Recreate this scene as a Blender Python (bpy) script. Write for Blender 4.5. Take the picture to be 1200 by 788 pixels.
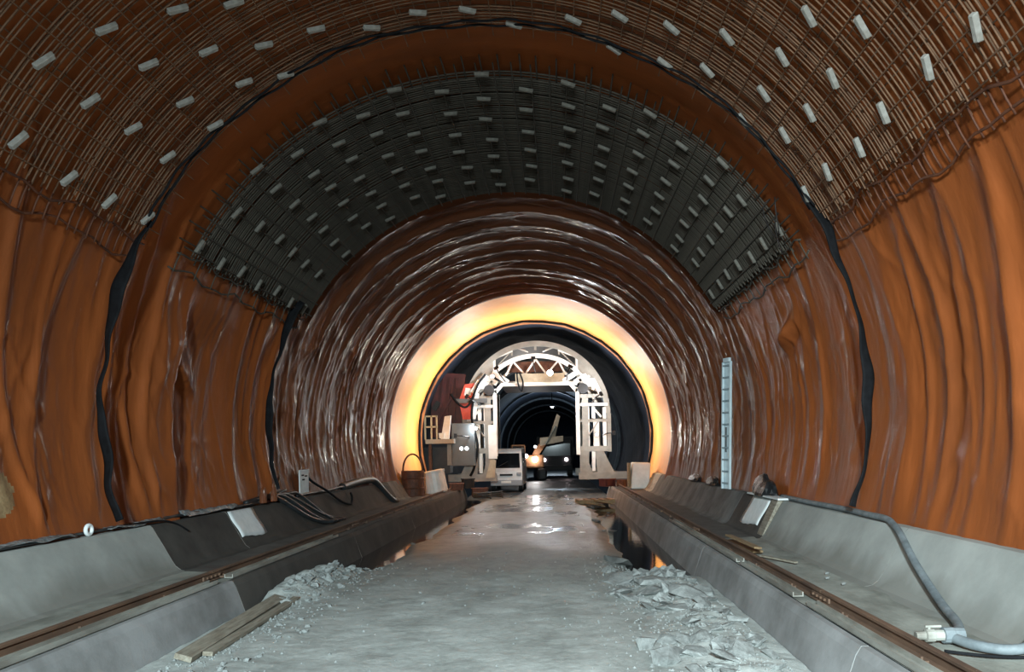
import bpy, bmesh, math, random
import numpy as np
from mathutils import Vector, Matrix

# ------------------------------------------------------------------ camera, world, light
scn = bpy.context.scene
C = scn.collection
for o in list(bpy.data.objects):
    bpy.data.objects.remove(o)
rnd = random.Random(7)
PI = math.pi
CAMX, CAMZ = 0.80, 1.76          # camera stands right of the tunnel axis, road level is z = 0
cam_d = bpy.data.cameras.new('camera')
cam_d.sensor_width = 36.0
cam_d.lens = 27.0
cam_d.shift_x = -52 / 1200
cam_d.shift_y = 135 / 1200
cam_d.clip_end = 300
cam = bpy.data.objects.new('camera', cam_d)
C.objects.link(cam)
cam.location = (CAMX, 0, CAMZ)
cam.rotation_euler = (PI / 2, 0.019, 0)
scn.camera = cam

wd = bpy.data.worlds.new('world')
scn.world = wd
wd.use_nodes = True
wd.node_tree.nodes['Background'].inputs[0].default_value = (0.55, 0.75, 1.0, 1)
wd.node_tree.nodes['Background'].inputs[1].default_value = 0.012

def light(name, kind, loc, power, col, target=None, parent=None, **kw):
    d = bpy.data.lights.new(name, kind)
    d.energy = power
    d.color = col
    for k, v in kw.items():
        setattr(d, k, v)
    o = bpy.data.objects.new(name, d)
    C.objects.link(o)
    o.location = loc
    if target is not None:
        o.rotation_euler = (Vector(target) - Vector(loc)).to_track_quat('-Z', 'Y').to_euler()
    if parent:
        o.parent = parent
    return o

# work floodlight high behind the camera, then a second added to brighten the right wall
light('rear_spot', 'SPOT', (0.3, -5.0, 4.2), 15500, (0.78, 0.95, 1.0), target=(1.0, 6.0, -1.4),
      spot_size=math.radians(86), spot_blend=1.0, shadow_soft_size=0.4)
light('rear_spot', 'SPOT', (-1.6, -4.5, 4.3), 2600, (0.95, 0.95, 0.92), target=(4.3, 6.0, 2.0),
      spot_size=math.radians(62), spot_blend=1.0, shadow_soft_size=0.22)

scn.view_settings.view_transform = 'Standard'
scn.view_settings.look = 'None'
scn.view_settings.exposure = 0.0
scn.view_settings.gamma = 1.0
scn.view_settings.use_curve_mapping = False
scn.cycles.use_denoising = True
scn.cycles.max_bounces = 6

# ------------------------------------------------------------------ materials
def srgb(r, g, b):
    f = lambda c: (c / 255 / 12.92) if c / 255 <= 0.04045 else ((c / 255 + 0.055) / 1.055) ** 2.4
    return (f(r), f(g), f(b), 1)

def mat(name, col, rough=0.6, metal=0.0, var=None, scale=3.0, bump=0.0, bscale=20.0, stretch=(1, 1, 1),
        emit=None, estr=0.0, spec=0.5, detail=6, lo=0.35, hi=0.65, coords='Object', roughvar=None):
    m = bpy.data.materials.new(name)
    m.use_nodes = True
    nt = m.node_tree
    b = nt.nodes['Principled BSDF']
    b.inputs['Base Color'].default_value = col
    b.inputs['Roughness'].default_value = rough
    b.inputs['Metallic'].default_value = metal
    b.inputs['Specular IOR Level'].default_value = spec
    if var is not None or bump or roughvar is not None:
        tc = nt.nodes.new('ShaderNodeTexCoord')
        mp = nt.nodes.new('ShaderNodeMapping')
        mp.inputs['Scale'].default_value = stretch
        nt.links.new(tc.outputs[coords], mp.inputs['Vector'])
    if var is not None:
        n = nt.nodes.new('ShaderNodeTexNoise')
        n.inputs['Scale'].default_value = scale
        n.inputs['Detail'].default_value = detail
        n.inputs['Roughness'].default_value = 0.62
        nt.links.new(mp.outputs['Vector'], n.inputs['Vector'])
        r = nt.nodes.new('ShaderNodeValToRGB')
        r.color_ramp.elements[0].position = lo
        r.color_ramp.elements[1].position = hi
        r.color_ramp.elements[0].color = col
        r.color_ramp.elements[1].color = var
        nt.links.new(n.outputs['Fac'], r.inputs['Fac'])
        nt.links.new(r.outputs['Color'], b.inputs['Base Color'])
        if roughvar is not None:
            rr = nt.nodes.new('ShaderNodeMapRange')
            rr.inputs['From Min'].default_value = lo
            rr.inputs['From Max'].default_value = hi
            rr.inputs['To Min'].default_value = rough
            rr.inputs['To Max'].default_value = roughvar
            nt.links.new(n.outputs['Fac'], rr.inputs['Value'])
            nt.links.new(rr.outputs['Result'], b.inputs['Roughness'])
    if bump:
        n2 = nt.nodes.new('ShaderNodeTexNoise')
        n2.inputs['Scale'].default_value = bscale
        n2.inputs['Detail'].default_value = 5
        nt.links.new(mp.outputs['Vector'], n2.inputs['Vector'])
        bp = nt.nodes.new('ShaderNodeBump')
        bp.inputs['Strength'].default_value = bump
        bp.inputs['Distance'].default_value = 0.03
        nt.links.new(n2.outputs['Fac'], bp.inputs['Height'])
        nt.links.new(bp.outputs['Normal'], b.inputs['Normal'])
    if emit is not None:
        b.inputs['Emission Color'].default_value = emit
        b.inputs['Emission Strength'].default_value = estr
    return m

M = {}
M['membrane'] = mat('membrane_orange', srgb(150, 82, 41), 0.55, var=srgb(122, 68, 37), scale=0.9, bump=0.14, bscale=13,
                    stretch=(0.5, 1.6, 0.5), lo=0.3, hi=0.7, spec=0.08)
M['membrane_dusty'] = mat('membrane_dusty', srgb(120, 70, 44), 0.5, var=srgb(94, 60, 44), scale=1.2, bump=0.2, bscale=11,
                          stretch=(0.5, 1.8, 0.5), lo=0.3, hi=0.7, spec=0.08)
for k_, w_ in (('membrane', 0.10), ('membrane_dusty', 0.16)):
    b_ = M[k_].node_tree.nodes['Principled BSDF']
    b_.inputs['Coat Weight'].default_value = w_
    b_.inputs['Coat Roughness'].default_value = 0.16
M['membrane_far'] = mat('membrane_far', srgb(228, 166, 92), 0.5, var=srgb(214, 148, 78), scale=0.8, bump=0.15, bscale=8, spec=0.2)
M['membrane_edge'] = mat('membrane_edge', srgb(176, 112, 62), 0.6, var=srgb(150, 90, 48), scale=2)
M['stain'] = mat('shotcrete_patch', srgb(150, 128, 92), 0.8, var=srgb(120, 92, 62), scale=6, bump=0.3, bscale=25)
M['rebar'] = mat('rebar_rust', srgb(122, 92, 68), 0.8, metal=0.0, var=srgb(88, 64, 46), scale=6)
M['rebar_grey'] = mat('rebar_grey', srgb(78, 73, 64), 0.9, metal=0.0, var=srgb(58, 54, 46), scale=6)
M['block'] = mat('spacer_concrete', srgb(160, 160, 154), 0.85, var=srgb(132, 130, 122), scale=14)
M['block_shaded'] = mat('spacer_concrete_shaded', srgb(118, 116, 108), 0.85, var=srgb(96, 94, 86), scale=14)  # same concrete darkened, the dimness around the grey cage put into its colour
M['black'] = mat('black_rubber', srgb(16, 17, 19), 0.8, var=srgb(26, 28, 31), scale=9, spec=0.15)
M['black_hose'] = mat('black_hose', srgb(30, 34, 36), 0.45, var=srgb(48, 52, 54), scale=5)
M['grey_hose'] = mat('grey_hose', srgb(122, 132, 136), 0.65, var=srgb(88, 98, 102), scale=7)
M['conc'] = mat('concrete_pale', srgb(158, 164, 160), 0.85, var=srgb(124, 128, 124), scale=1.3, bump=0.06, bscale=60, lo=0.38, hi=0.68, spec=0.2)
M['conc_mid'] = mat('concrete_mid', srgb(118, 122, 122), 0.85, var=srgb(84, 86, 84), scale=1.6, bump=0.06, bscale=60, spec=0.2)
M['conc_dark'] = mat('concrete_damp', srgb(78, 76, 72), 0.85, var=srgb(58, 56, 54), scale=1.5, bump=0.06, bscale=60, spec=0.2)
M['conc_wall'] = mat('concrete_inner', srgb(146, 148, 148), 0.85, var=srgb(114, 115, 114), scale=1.5, bump=0.08, bscale=40, spec=0.2)
M['conc_lip'] = mat('concrete_lip', srgb(150, 154, 150), 0.7, var=srgb(110, 112, 108), scale=5, bump=0.2, bscale=30)
M['joint'] = mat('joint_filler', srgb(176, 178, 172), 0.8, var=srgb(130, 130, 124), scale=8)
M['ledge'] = mat('ledge_dusty', srgb(150, 154, 146), 0.95, var=srgb(96, 98, 90), scale=2.2, bump=0.2, bscale=30, stretch=(1, 0.5, 1))
M['ledge_dark'] = mat('ledge_damp', srgb(84, 84, 80), 0.9, var=srgb(66, 62, 58), scale=2.2, bump=0.2, bscale=30)
M['rail'] = mat('rail_rust', srgb(104, 80, 62), 0.75, metal=0.0, var=srgb(74, 56, 44), scale=5, stretch=(1, 0.3, 1))
M['channel'] = mat('channel_steel', srgb(168, 170, 162), 0.5, metal=0.1, var=srgb(120, 118, 110), scale=4, stretch=(1, 0.3, 1))
M['rust'] = mat('rust_plate', srgb(104, 62, 40), 0.7, var=srgb(70, 42, 30), scale=6)
M['rock'] = mat('rubble_stone', srgb(148, 154, 152), 0.85, var=srgb(112, 116, 114), scale=5, bump=0.3, bscale=25)
M['rock_dark'] = mat('rubble_stone_damp', srgb(104, 108, 106), 0.7, var=srgb(78, 80, 78), scale=5, bump=0.3, bscale=25)
M['wood'] = mat('wood_grey', srgb(148, 144, 130), 0.8, var=srgb(112, 104, 90), scale=6, stretch=(6, 0.6, 6))
M['wood_tan'] = mat('wood_tan', srgb(150, 126, 92), 0.8, var=srgb(112, 92, 66), scale=6, stretch=(6, 0.6, 6))
M['white'] = mat('white_paint', srgb(226, 226, 220), 0.45, var=srgb(206, 206, 200), scale=3)
M['plaster'] = mat('white_panel', srgb(232, 238, 238), 0.8, var=srgb(214, 222, 222), scale=7)
M['plate_pale'] = mat('ladder_pale', srgb(208, 224, 228), 0.7, var=srgb(184, 202, 208), scale=5)
M['ladder_rung'] = mat('ladder_web', srgb(158, 176, 182), 0.7, var=srgb(120, 138, 146), scale=5)  # rung tone, greyer than the side rails
M['grey_paint'] = mat('grey_paint', srgb(150, 146, 136), 0.5, var=srgb(128, 124, 116), scale=2.5)
M['cab_grey'] = mat('cabinet_grey', srgb(92, 98, 100), 0.45, var=srgb(78, 84, 86), scale=2)
M['dark_red'] = mat('dark_red', srgb(84, 34, 34), 0.55, var=srgb(60, 26, 26), scale=2)
M['red'] = mat('banner_red', srgb(212, 92, 74), 0.6, var=srgb(196, 76, 62), scale=3)
M['cream'] = mat('cream_panel', srgb(178, 168, 144), 0.6, var=srgb(150, 140, 118), scale=3)
M['dark_steel'] = mat('dark_steel', srgb(46, 44, 44), 0.5, metal=0.3, var=srgb(34, 32, 32), scale=4)
M['glass'] = mat('dark_glass', srgb(14, 18, 22), 0.08)
M['tyre'] = mat('tyre_rubber', srgb(22, 22, 23), 0.7)
M['van_white'] = mat('van_white', srgb(214, 216, 216), 0.3, var=srgb(190, 190, 188), scale=2)
M['bumper'] = mat('bumper_grey', srgb(140, 146, 152), 0.5)
M['truck_dark'] = mat('truck_dark', srgb(20, 21, 25), 0.7, var=srgb(14, 15, 18), scale=3)
M['excavator'] = mat('excavator_orange', srgb(190, 134, 92), 0.6, var=srgb(160, 108, 72), scale=3)
M['excavator_pale'] = mat('excavator_pale', srgb(214, 196, 172), 0.5, var=srgb(190, 170, 146), scale=3)
M['lamp'] = mat('lamp_lens', (1, 1, 1, 1), 0.3, emit=(0.95, 0.98, 1, 1), estr=30)
M['lamp_small'] = mat('lamp_small', (1, 1, 1, 1), 0.3, emit=(0.95, 0.98, 1, 1), estr=9)
M['headlight'] = mat('headlight_lens', (1, 1, 1, 1), 0.3, emit=(0.96, 0.98, 1, 1), estr=25)
M['headlight_pink'] = mat('tail_lens', (1, 1, 1, 1), 0.3, emit=(1, 0.82, 0.84, 1), estr=16)
M['water'] = mat('puddle_water', (0.012, 0.012, 0.011, 1), 0.05, bump=0.05, bscale=6, spec=0.6)
M['film'] = mat('water_film', (0.04, 0.04, 0.039, 1), 0.24, bump=0.3, bscale=4, spec=0.6)
M['rockwall'] = mat('shotcrete_dark', srgb(30, 42, 60), 0.9, var=srgb(20, 28, 42), scale=1.5, bump=0.8, bscale=4)
M['ribsteel'] = mat('rib_steel', srgb(96, 104, 112), 0.7, var=srgb(70, 78, 86), scale=3)
M['plastic'] = mat('clear_sheeting', srgb(140, 150, 152), 0.25, var=srgb(92, 100, 102), scale=8, bump=0.6, bscale=18)
M['bag'] = mat('black_bag', srgb(26, 28, 30), 0.35, var=srgb(40, 42, 44), scale=5, bump=0.5, bscale=12)

def road_material():
    m = bpy.data.materials.new('road_dust')
    m.use_nodes = True
    nt = m.node_tree
    L = nt.links.new
    b = nt.nodes['Principled BSDF']
    tc = nt.nodes.new('ShaderNodeTexCoord')
    def noise(scale, detail=8, stretch=(1, 1, 1), rough=0.62):
        mp = nt.nodes.new('ShaderNodeMapping')
        mp.inputs['Scale'].default_value = stretch
        L(tc.outputs['Object'], mp.inputs['Vector'])
        n = nt.nodes.new('ShaderNodeTexNoise')
        n.inputs['Scale'].default_value = scale
        n.inputs['Detail'].default_value = detail
        n.inputs['Roughness'].default_value = rough
        L(mp.outputs['Vector'], n.inputs['Vector'])
        return n.outputs['Fac']
    def ramp(fac, stops):
        r = nt.nodes.new('ShaderNodeValToRGB')
        els = r.color_ramp.elements
        while len(els) < len(stops):
            els.new(0.5)
        for e, (p, c) in zip(els, stops):
            e.position = p
            e.color = c
        L(fac, r.inputs['Fac'])
        return r.outputs['Color']
    def mix(fac, a, c):
        x = nt.nodes.new('ShaderNodeMix')
        x.data_type = 'RGBA'
        L(fac, x.inputs[0])
        L(a, x.inputs[6])
        L(c, x.inputs[7])
        return x.outputs[2]
    dust = ramp(noise(2.0, stretch=(1, 0.45, 1)), [(0.3, srgb(136, 142, 138)), (0.5, srgb(172, 178, 174)), (0.72, srgb(192, 198, 194))])
    fine = ramp(noise(14), [(0.33, srgb(120, 124, 120)), (0.6, srgb(172, 178, 174))])
    mx = nt.nodes.new('ShaderNodeMix'); mx.data_type = 'RGBA'; mx.inputs[0].default_value = 0.35
    L(dust, mx.inputs[6]); L(fine, mx.inputs[7])
    # damp ground: starts some metres down the tunnel, ragged edge
    sx = nt.nodes.new('ShaderNodeSeparateXYZ')
    L(tc.outputs['Object'], sx.inputs[0])
    mr = nt.nodes.new('ShaderNodeMapRange')
    mr.inputs['From Min'].default_value = 9.0
    mr.inputs['From Max'].default_value = 15.0
    L(sx.outputs['Y'], mr.inputs['Value'])
    ad = nt.nodes.new('ShaderNodeMath'); ad.operation = 'ADD'
    L(mr.outputs['Result'], ad.inputs[0])
    nz = noise(0.8, stretch=(1, 0.5, 1))
    sb = nt.nodes.new('ShaderNodeMath'); sb.operation = 'MULTIPLY_ADD'
    L(nz, sb.inputs[0]); sb.inputs[1].default_value = 1.6; sb.inputs[2].default_value = -0.8
    L(sb.outputs[0], ad.inputs[1])
    cl = nt.nodes.new('ShaderNodeClamp')
    L(ad.outputs[0], cl.inputs['Value'])
    damp = ramp(noise(2.4), [(0.3, srgb(78, 80, 76)), (0.7, srgb(118, 122, 118))])
    mud = nt.nodes.new('ShaderNodeMapRange')  # floor past the gantry painted near black in place of missing light
    mud.inputs['From Min'].default_value = 29.0
    mud.inputs['From Max'].default_value = 31.5
    L(sx.outputs['Y'], mud.inputs['Value'])
    mud_shade = nt.nodes.new('ShaderNodeRGB')
    mud_shade.outputs[0].default_value = srgb(34, 36, 38)
    L(mix(mud.outputs['Result'], mix(cl.outputs[0], mx.outputs[2], damp), mud_shade.outputs[0]), b.inputs['Base Color'])
    rr = nt.nodes.new('ShaderNodeMapRange')
    L(cl.outputs[0], rr.inputs['Value'])
    rr.inputs['To Min'].default_value = 0.85
    rr.inputs['To Max'].default_value = 0.42
    L(rr.outputs['Result'], b.inputs['Roughness'])
    bp = nt.nodes.new('ShaderNodeBump')
    bp.inputs['Strength'].default_value = 0.4
    bp.inputs['Distance'].default_value = 0.03
    L(noise(16, 10, rough=0.7), bp.inputs['Height'])
    L(bp.outputs['Normal'], b.inputs['Normal'])
    return m
M['road'] = road_material()
def stain_concrete(name, col, var, stain, zmid):
    """poured concrete with a ragged water mark along its foot"""
    m = mat(name, col, 0.85, var=var, scale=1.3, bump=0.06, bscale=60, lo=0.38, hi=0.68, spec=0.2)
    nt = m.node_tree
    L = nt.links.new
    b = nt.nodes['Principled BSDF']
    src = b.inputs['Base Color'].links[0].from_socket
    tc = nt.nodes.new('ShaderNodeTexCoord')
    sx = nt.nodes.new('ShaderNodeSeparateXYZ')
    L(tc.outputs['Object'], sx.inputs[0])
    mp = nt.nodes.new('ShaderNodeMapping')
    mp.inputs['Scale'].default_value = (0.3, 1.0, 0.35)
    L(tc.outputs['Object'], mp.inputs['Vector'])
    n = nt.nodes.new('ShaderNodeTexNoise')
    n.inputs['Scale'].default_value = 1.7
    n.inputs['Detail'].default_value = 7
    L(mp.outputs['Vector'], n.inputs['Vector'])
    ma = nt.nodes.new('ShaderNodeMath'); ma.operation = 'MULTIPLY_ADD'
    L(n.outputs['Fac'], ma.inputs[0]); ma.inputs[1].default_value = 0.75; ma.inputs[2].default_value = zmid - 0.375
    df = nt.nodes.new('ShaderNodeMath'); df.operation = 'SUBTRACT'
    L(ma.outputs[0], df.inputs[0]); L(sx.outputs['Z'], df.inputs[1])
    mr = nt.nodes.new('ShaderNodeMapRange')
    mr.inputs['From Min'].default_value = -0.10
    mr.inputs['From Max'].default_value = 0.12
    mr.inputs['To Max'].default_value = 0.6
    L(df.outputs[0], mr.inputs['Value'])
    x = nt.nodes.new('ShaderNodeMix'); x.data_type = 'RGBA'
    L(mr.outputs['Result'], x.inputs[0]); L(src, x.inputs[6]); x.inputs[7].default_value = stain
    L(x.outputs[2], b.inputs['Base Color'])
    return m
M['conc'] = stain_concrete('concrete_pale_marked', srgb(164, 168, 164), srgb(140, 144, 140), srgb(104, 102, 94), 0.54)

# ------------------------------------------------------------------ mesh helpers
class MB:
    def __init__(s):
        s.v, s.f = [], []
    def add(s, vs, fs):
        k = len(s.v)
        s.v += [tuple(p) for p in vs]
        s.f += [tuple(i + k for i in f) for f in fs]
        return s
    def box(s, c, d, rot=None):
        hx, hy, hz = d[0] / 2, d[1] / 2, d[2] / 2
        vs = [Vector((x, y, z)) for x in (-hx, hx) for y in (-hy, hy) for z in (-hz, hz)]
        if rot is not None:
            vs = [rot @ p for p in vs]
        vs = [p + Vector(c) for p in vs]
        return s.add(vs, [(0, 1, 3, 2), (4, 6, 7, 5), (0, 4, 5, 1), (2, 3, 7, 6), (0, 2, 6, 4), (1, 5, 7, 3)])
    def bb(s, a, b):
        return s.box([(a[i] + b[i]) / 2 for i in range(3)], [abs(b[i] - a[i]) for i in range(3)])
    def bar(s, p, q, w, h=None, up=(0, 1, 0)):
        h = h or w
        p, q = Vector(p), Vector(q)
        d = (q - p)
        n = d.normalized()
        u = Vector(up)
        a = n.cross(u)
        if a.length < 1e-4:
            a = n.cross(Vector((1, 0, 0)))
        a.normalize()
        b = n.cross(a)
        vs = [c + a * (w / 2 * i) + b * (h / 2 * j) for c in (p, q) for i, j in ((-1, -1), (1, -1), (1, 1), (-1, 1))]
        return s.add(vs, [(3, 2, 1, 0), (4, 5, 6, 7), (0, 1, 5, 4), (1, 2, 6, 5), (2, 3, 7, 6), (3, 0, 4, 7)])
    def tube(s, pts, r, n=8, caps=True):
        pts = [Vector(p) for p in pts]
        m = len(pts)
        rs = r if isinstance(r, (list, tuple)) else [r] * m
        prev = None
        vs, fs = [], []
        for i, p in enumerate(pts):
            t = (pts[min(i + 1, m - 1)] - pts[max(i - 1, 0)]).normalized()
            if prev is None:
                a = t.orthogonal().normalized()
            else:
                a = prev - t * prev.dot(t)
                a.normalize()
            prev = a
            b = t.cross(a)
            for k in range(n):
                th = 2 * PI * k / n
                vs.append(p + (a * math.cos(th) + b * math.sin(th)) * rs[i])
        for i in range(m - 1):
            for k in range(n):
                fs.append((i * n + k, i * n + (k + 1) % n, (i + 1) * n + (k + 1) % n, (i + 1) * n + k))
        if caps:
            fs.append(tuple(range(n - 1, -1, -1)))
            fs.append(tuple((m - 1) * n + k for k in range(n)))
        return s.add(vs, fs)
    def cyl(s, p, q, r, n=16):
        return s.tube([p, q], r, n)
    def prism(s, poly, y0, y1):
        """poly of (x, z) extruded along y"""
        n = len(poly)
        ar = sum(poly[i][0] * poly[(i + 1) % n][1] - poly[(i + 1) % n][0] * poly[i][1] for i in range(n))
        if ar < 0:
            poly = poly[::-1]
        vs = [(x, y0, z) for x, z in poly] + [(x, y1, z) for x, z in poly]
        fs = [tuple(range(n)), tuple(range(2 * n - 1, n - 1, -1))]
        fs += [(i, i + n, (i + 1) % n + n, (i + 1) % n) for i in range(n)]
        return s.add(vs, fs)
    def arcplate(s, cz, r0, r1, a0, a1, y0, y1, n=40, cx=0.0):
        """flat annular plate in the xz plane with thickness along y"""
        vs, fs = [], []
        for i in range(n + 1):
            a = math.radians(a0 + (a1 - a0) * i / n)
            c, si = math.cos(a), math.sin(a)
            for r in (r0, r1):
                for y in (y0, y1):
                    vs.append((cx + r * c, y, cz + r * si))
        for i in range(n):
            k, l = 4 * i, 4 * i + 4
            fs += [(k, k + 2, l + 2, l), (k + 1, l + 1, l + 3, k + 3), (k, l, l + 1, k + 1), (k + 2, k + 3, l + 3, l + 2)]
        fs += [(0, 1, 3, 2), (4 * n, 4 * n + 2, 4 * n + 3, 4 * n + 1)]
        return s.add(vs, fs)
    def mesh(s, name, m=None, smooth=False):
        me = bpy.data.meshes.new(name)
        me.from_pydata(s.v, [], s.f)
        if m:
            me.materials.append(M[m])
        if smooth:
            me.polygons.foreach_set('use_smooth', [True] * len(me.polygons))
        me.update()
        return me
    def build(s, name, m, parent=None, smooth=False, bevel=0.0):
        o = obj(name, s.mesh(name, m, smooth), parent)
        if bevel:
            b = o.modifiers.new('bevel', 'BEVEL')
            b.width = bevel
            b.segments = 2
            b.limit_method = 'ANGLE'
        return o

def obj(name, me, parent=None, loc=None, rot=None, scale=None):
    o = bpy.data.objects.new(name, me)
    C.objects.link(o)
    if parent:
        o.parent = parent
    if loc is not None:
        o.location = loc
    if rot is not None:
        o.rotation_euler = rot
    if scale is not None:
        o.scale = scale
    return o

def tag(o, label, cat, group=None, kind=None):
    o['label'] = label
    if cat:
        o['category'] = cat
    if group:
        o['group'] = group
    if kind:
        o['kind'] = kind
    return o

def struct(o, label=None, cat=None):
    o['kind'] = 'structure'
    if label:
        o['label'] = label
    if cat:
        o['category'] = cat
    return o

def empty(name, loc=(0, 0, 0), rz=0.0):
    o = bpy.data.objects.new(name, None)
    o.empty_display_size = 0.2
    C.objects.link(o)
    o.location = loc
    o.rotation_euler = (0, 0, rz)
    return o

# value noise on numpy grids
_ng = np.random.RandomState(11)
_tab = _ng.rand(256, 256)
def vnoise(x, y):
    xi = np.floor(x).astype(int)
    yi = np.floor(y).astype(int)
    fx, fy = x - xi, y - yi
    fx = fx * fx * fx * (fx * (fx * 6 - 15) + 10)
    fy = fy * fy * fy * (fy * (fy * 6 - 15) + 10)
    g = lambda a, b: _tab[a % 256, b % 256]
    return ((g(xi, yi) * (1 - fx) + g(xi + 1, yi) * fx) * (1 - fy) + (g(xi, yi + 1) * (1 - fx) + g(xi + 1, yi + 1) * fx) * fy)
def fbm(x, y, o=4):
    s, a, t = 0, 1.0, 0
    for i in range(o):
        s = s + a * vnoise(x * 2 ** i + 17.3 * i, y * 2 ** i + 5.1 * i)
        t += a
        a *= 0.5
    return s / t
def sst(a, b, x):
    t = np.clip((x - a) / (b - a), 0, 1)
    return t * t * (3 - 2 * t)

def grid_mesh(name, P, mats, fm=None, smooth=True):
    """P: (n, m, 3) array of points; fm: per-face material index (n-1, m-1)"""
    n, m, _ = P.shape
    me = bpy.data.meshes.new(name)
    idx = np.arange(n * m).reshape(n, m)
    q = np.stack([idx[:-1, :-1], idx[:-1, 1:], idx[1:, 1:], idx[1:, :-1]], -1).reshape(-1, 4)
    me.vertices.add(n * m)
    me.vertices.foreach_set('co', P.reshape(-1).astype(np.float32))
    nf = len(q)
    me.loops.add(nf * 4)
    me.loops.foreach_set('vertex_index', q.reshape(-1).astype(np.int32))
    me.polygons.add(nf)
    me.polygons.foreach_set('loop_start', np.arange(0, nf * 4, 4, dtype=np.int32))
    for k in mats:
        me.materials.append(M[k])
    if fm is not None:
        me.polygons.foreach_set('material_index', fm.reshape(-1).astype(np.int32))
    me.polygons.foreach_set('use_smooth', np.full(nf, smooth))
    me.update(calc_edges=True)
    me.validate()
    return me

# ------------------------------------------------------------------ the tunnel
R, ZC = 4.60, 2.30                 # radius of the membrane, height of its centre
Y_LIT0, Y_END = 24.6, 30.6         # stretch lit by the gantry lamps, end of the membrane

def fold(a, d):
    """inward displacement of the membrane; a degrees from the right springing, d metres along the tunnel"""
    arc = np.radians(a) * R
    low = np.where(a < 90, 1 - sst(10, 45, a), sst(135, 170, a))      # hangs slack low on the walls
    side = np.where(a < 90, 1 - sst(20, 60, a), sst(120, 160, a))
    seed = np.where(a < 90, 0.0, 40.0)
    wd_ = d + 0.45 * (vnoise(arc * 0.45 + seed, d * 0.35) - 0.5) + 0.10 * (vnoise(arc * 1.3, d * 1.1) - 0.5) + 0.05 * (arc if False else 0)
    n1 = vnoise(wd_ * 1.55 + seed, arc * 0.16 + 3.0)
    r1 = 1 - np.abs(2 * n1 - 1)
    n2 = vnoise(wd_ * 3.9 + 9 + seed, arc * 0.35)
    r2 = (1 - np.abs(2 * n2 - 1)) ** 2
    n3 = vnoise(wd_ * 9.5 + 31, arc * 1.9)
    r3 = (1 - np.abs(2 * n3 - 1)) ** 3
    # slanting creases of every length, like crumpled sheet
    def crease(f1, f2, tilt, off, p):
        u = d * f1 + arc * tilt + off + 0.8 * vnoise(arc * 0.9 + off, d * 0.9)
        v = arc * f2 - d * tilt * 0.3
        return (1 - np.abs(2 * vnoise(u, v + off) - 1)) ** p
    cr = crease(1.7, 0.55, 0.5, 3.0 + seed[0, 0] if np.ndim(seed) else 3.0, 6) + 0.8 * crease(2.3, 0.7, -0.6, 60.0, 6) + 0.5 * crease(4.5, 1.3, 0.2, 90.0, 5)
    near = 1 - sst(12.5, 14.5, d)
    far = sst(12.5, 14.5, d) * (1 - sst(23.6, 24.4, d))
    lit = sst(24.2, 25.0, d)
    foot = np.where(a < 90, sst(-20, -8, a), 1 - sst(188, 200, a))     # pinned at the kerb
    foot = 0.25 + 0.75 * foot
    D = near * foot * ((0.020 + np.where(a < 90, 0.040, 0.038) * low * (0.35 + 1.1 * vnoise(arc * 0.7 + 20, d * 0.8))) * r1 ** 2 + (0.008 + 0.022 * low) * r2 * vnoise(arc * 0.8, d * 0.7) * 1.4 + 0.008 * low * r3 + 0.015 * (0.15 + low) * cr)
    # ribbed stretch: the sheet is drawn over closely spaced steel ribs
    wr = d + 0.5 * (vnoise(arc * 0.35, d * 0.45) - 0.5) + 0.12 * (vnoise(arc * 1.7, d * 1.6) - 0.5)
    rib = 1 - np.abs(np.sin(PI * wr / 0.95))
    D = D + far * foot * ((0.11 - 0.07 * low) * rib ** 2 * (0.35 + 1.0 * vnoise(arc * 0.6 + 7, d * 0.9)) + 0.050 * r2 * (0.25 + 0.75 * side) * (0.3 + 1.1 * vnoise(arc * 1.2 + 50, d * 1.4)) + 0.016 * r3 + 0.020 * cr + 0.05 * low * r1 ** 2)
    # the sheet is pressed back behind the hanging rubber strips
    D = D - 0.02 * low * np.exp(-((d - 8.72) / 0.12) ** 2) - np.where(a > 90, 0.03, 0.0) * low * np.exp(-((d - 13.75) / 0.2) ** 2)
    # a fat roll of sheet where the ribbed stretch ends, then smooth sheet
    D = D + 0.16 * np.exp(-((d - 24.25) / 0.28) ** 2)
    D = D + lit * (0.025 * fbm(d * 1.1, arc * 0.9, 3) + 0.05 * sst(30.0, 30.5, d))
    return D

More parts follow.
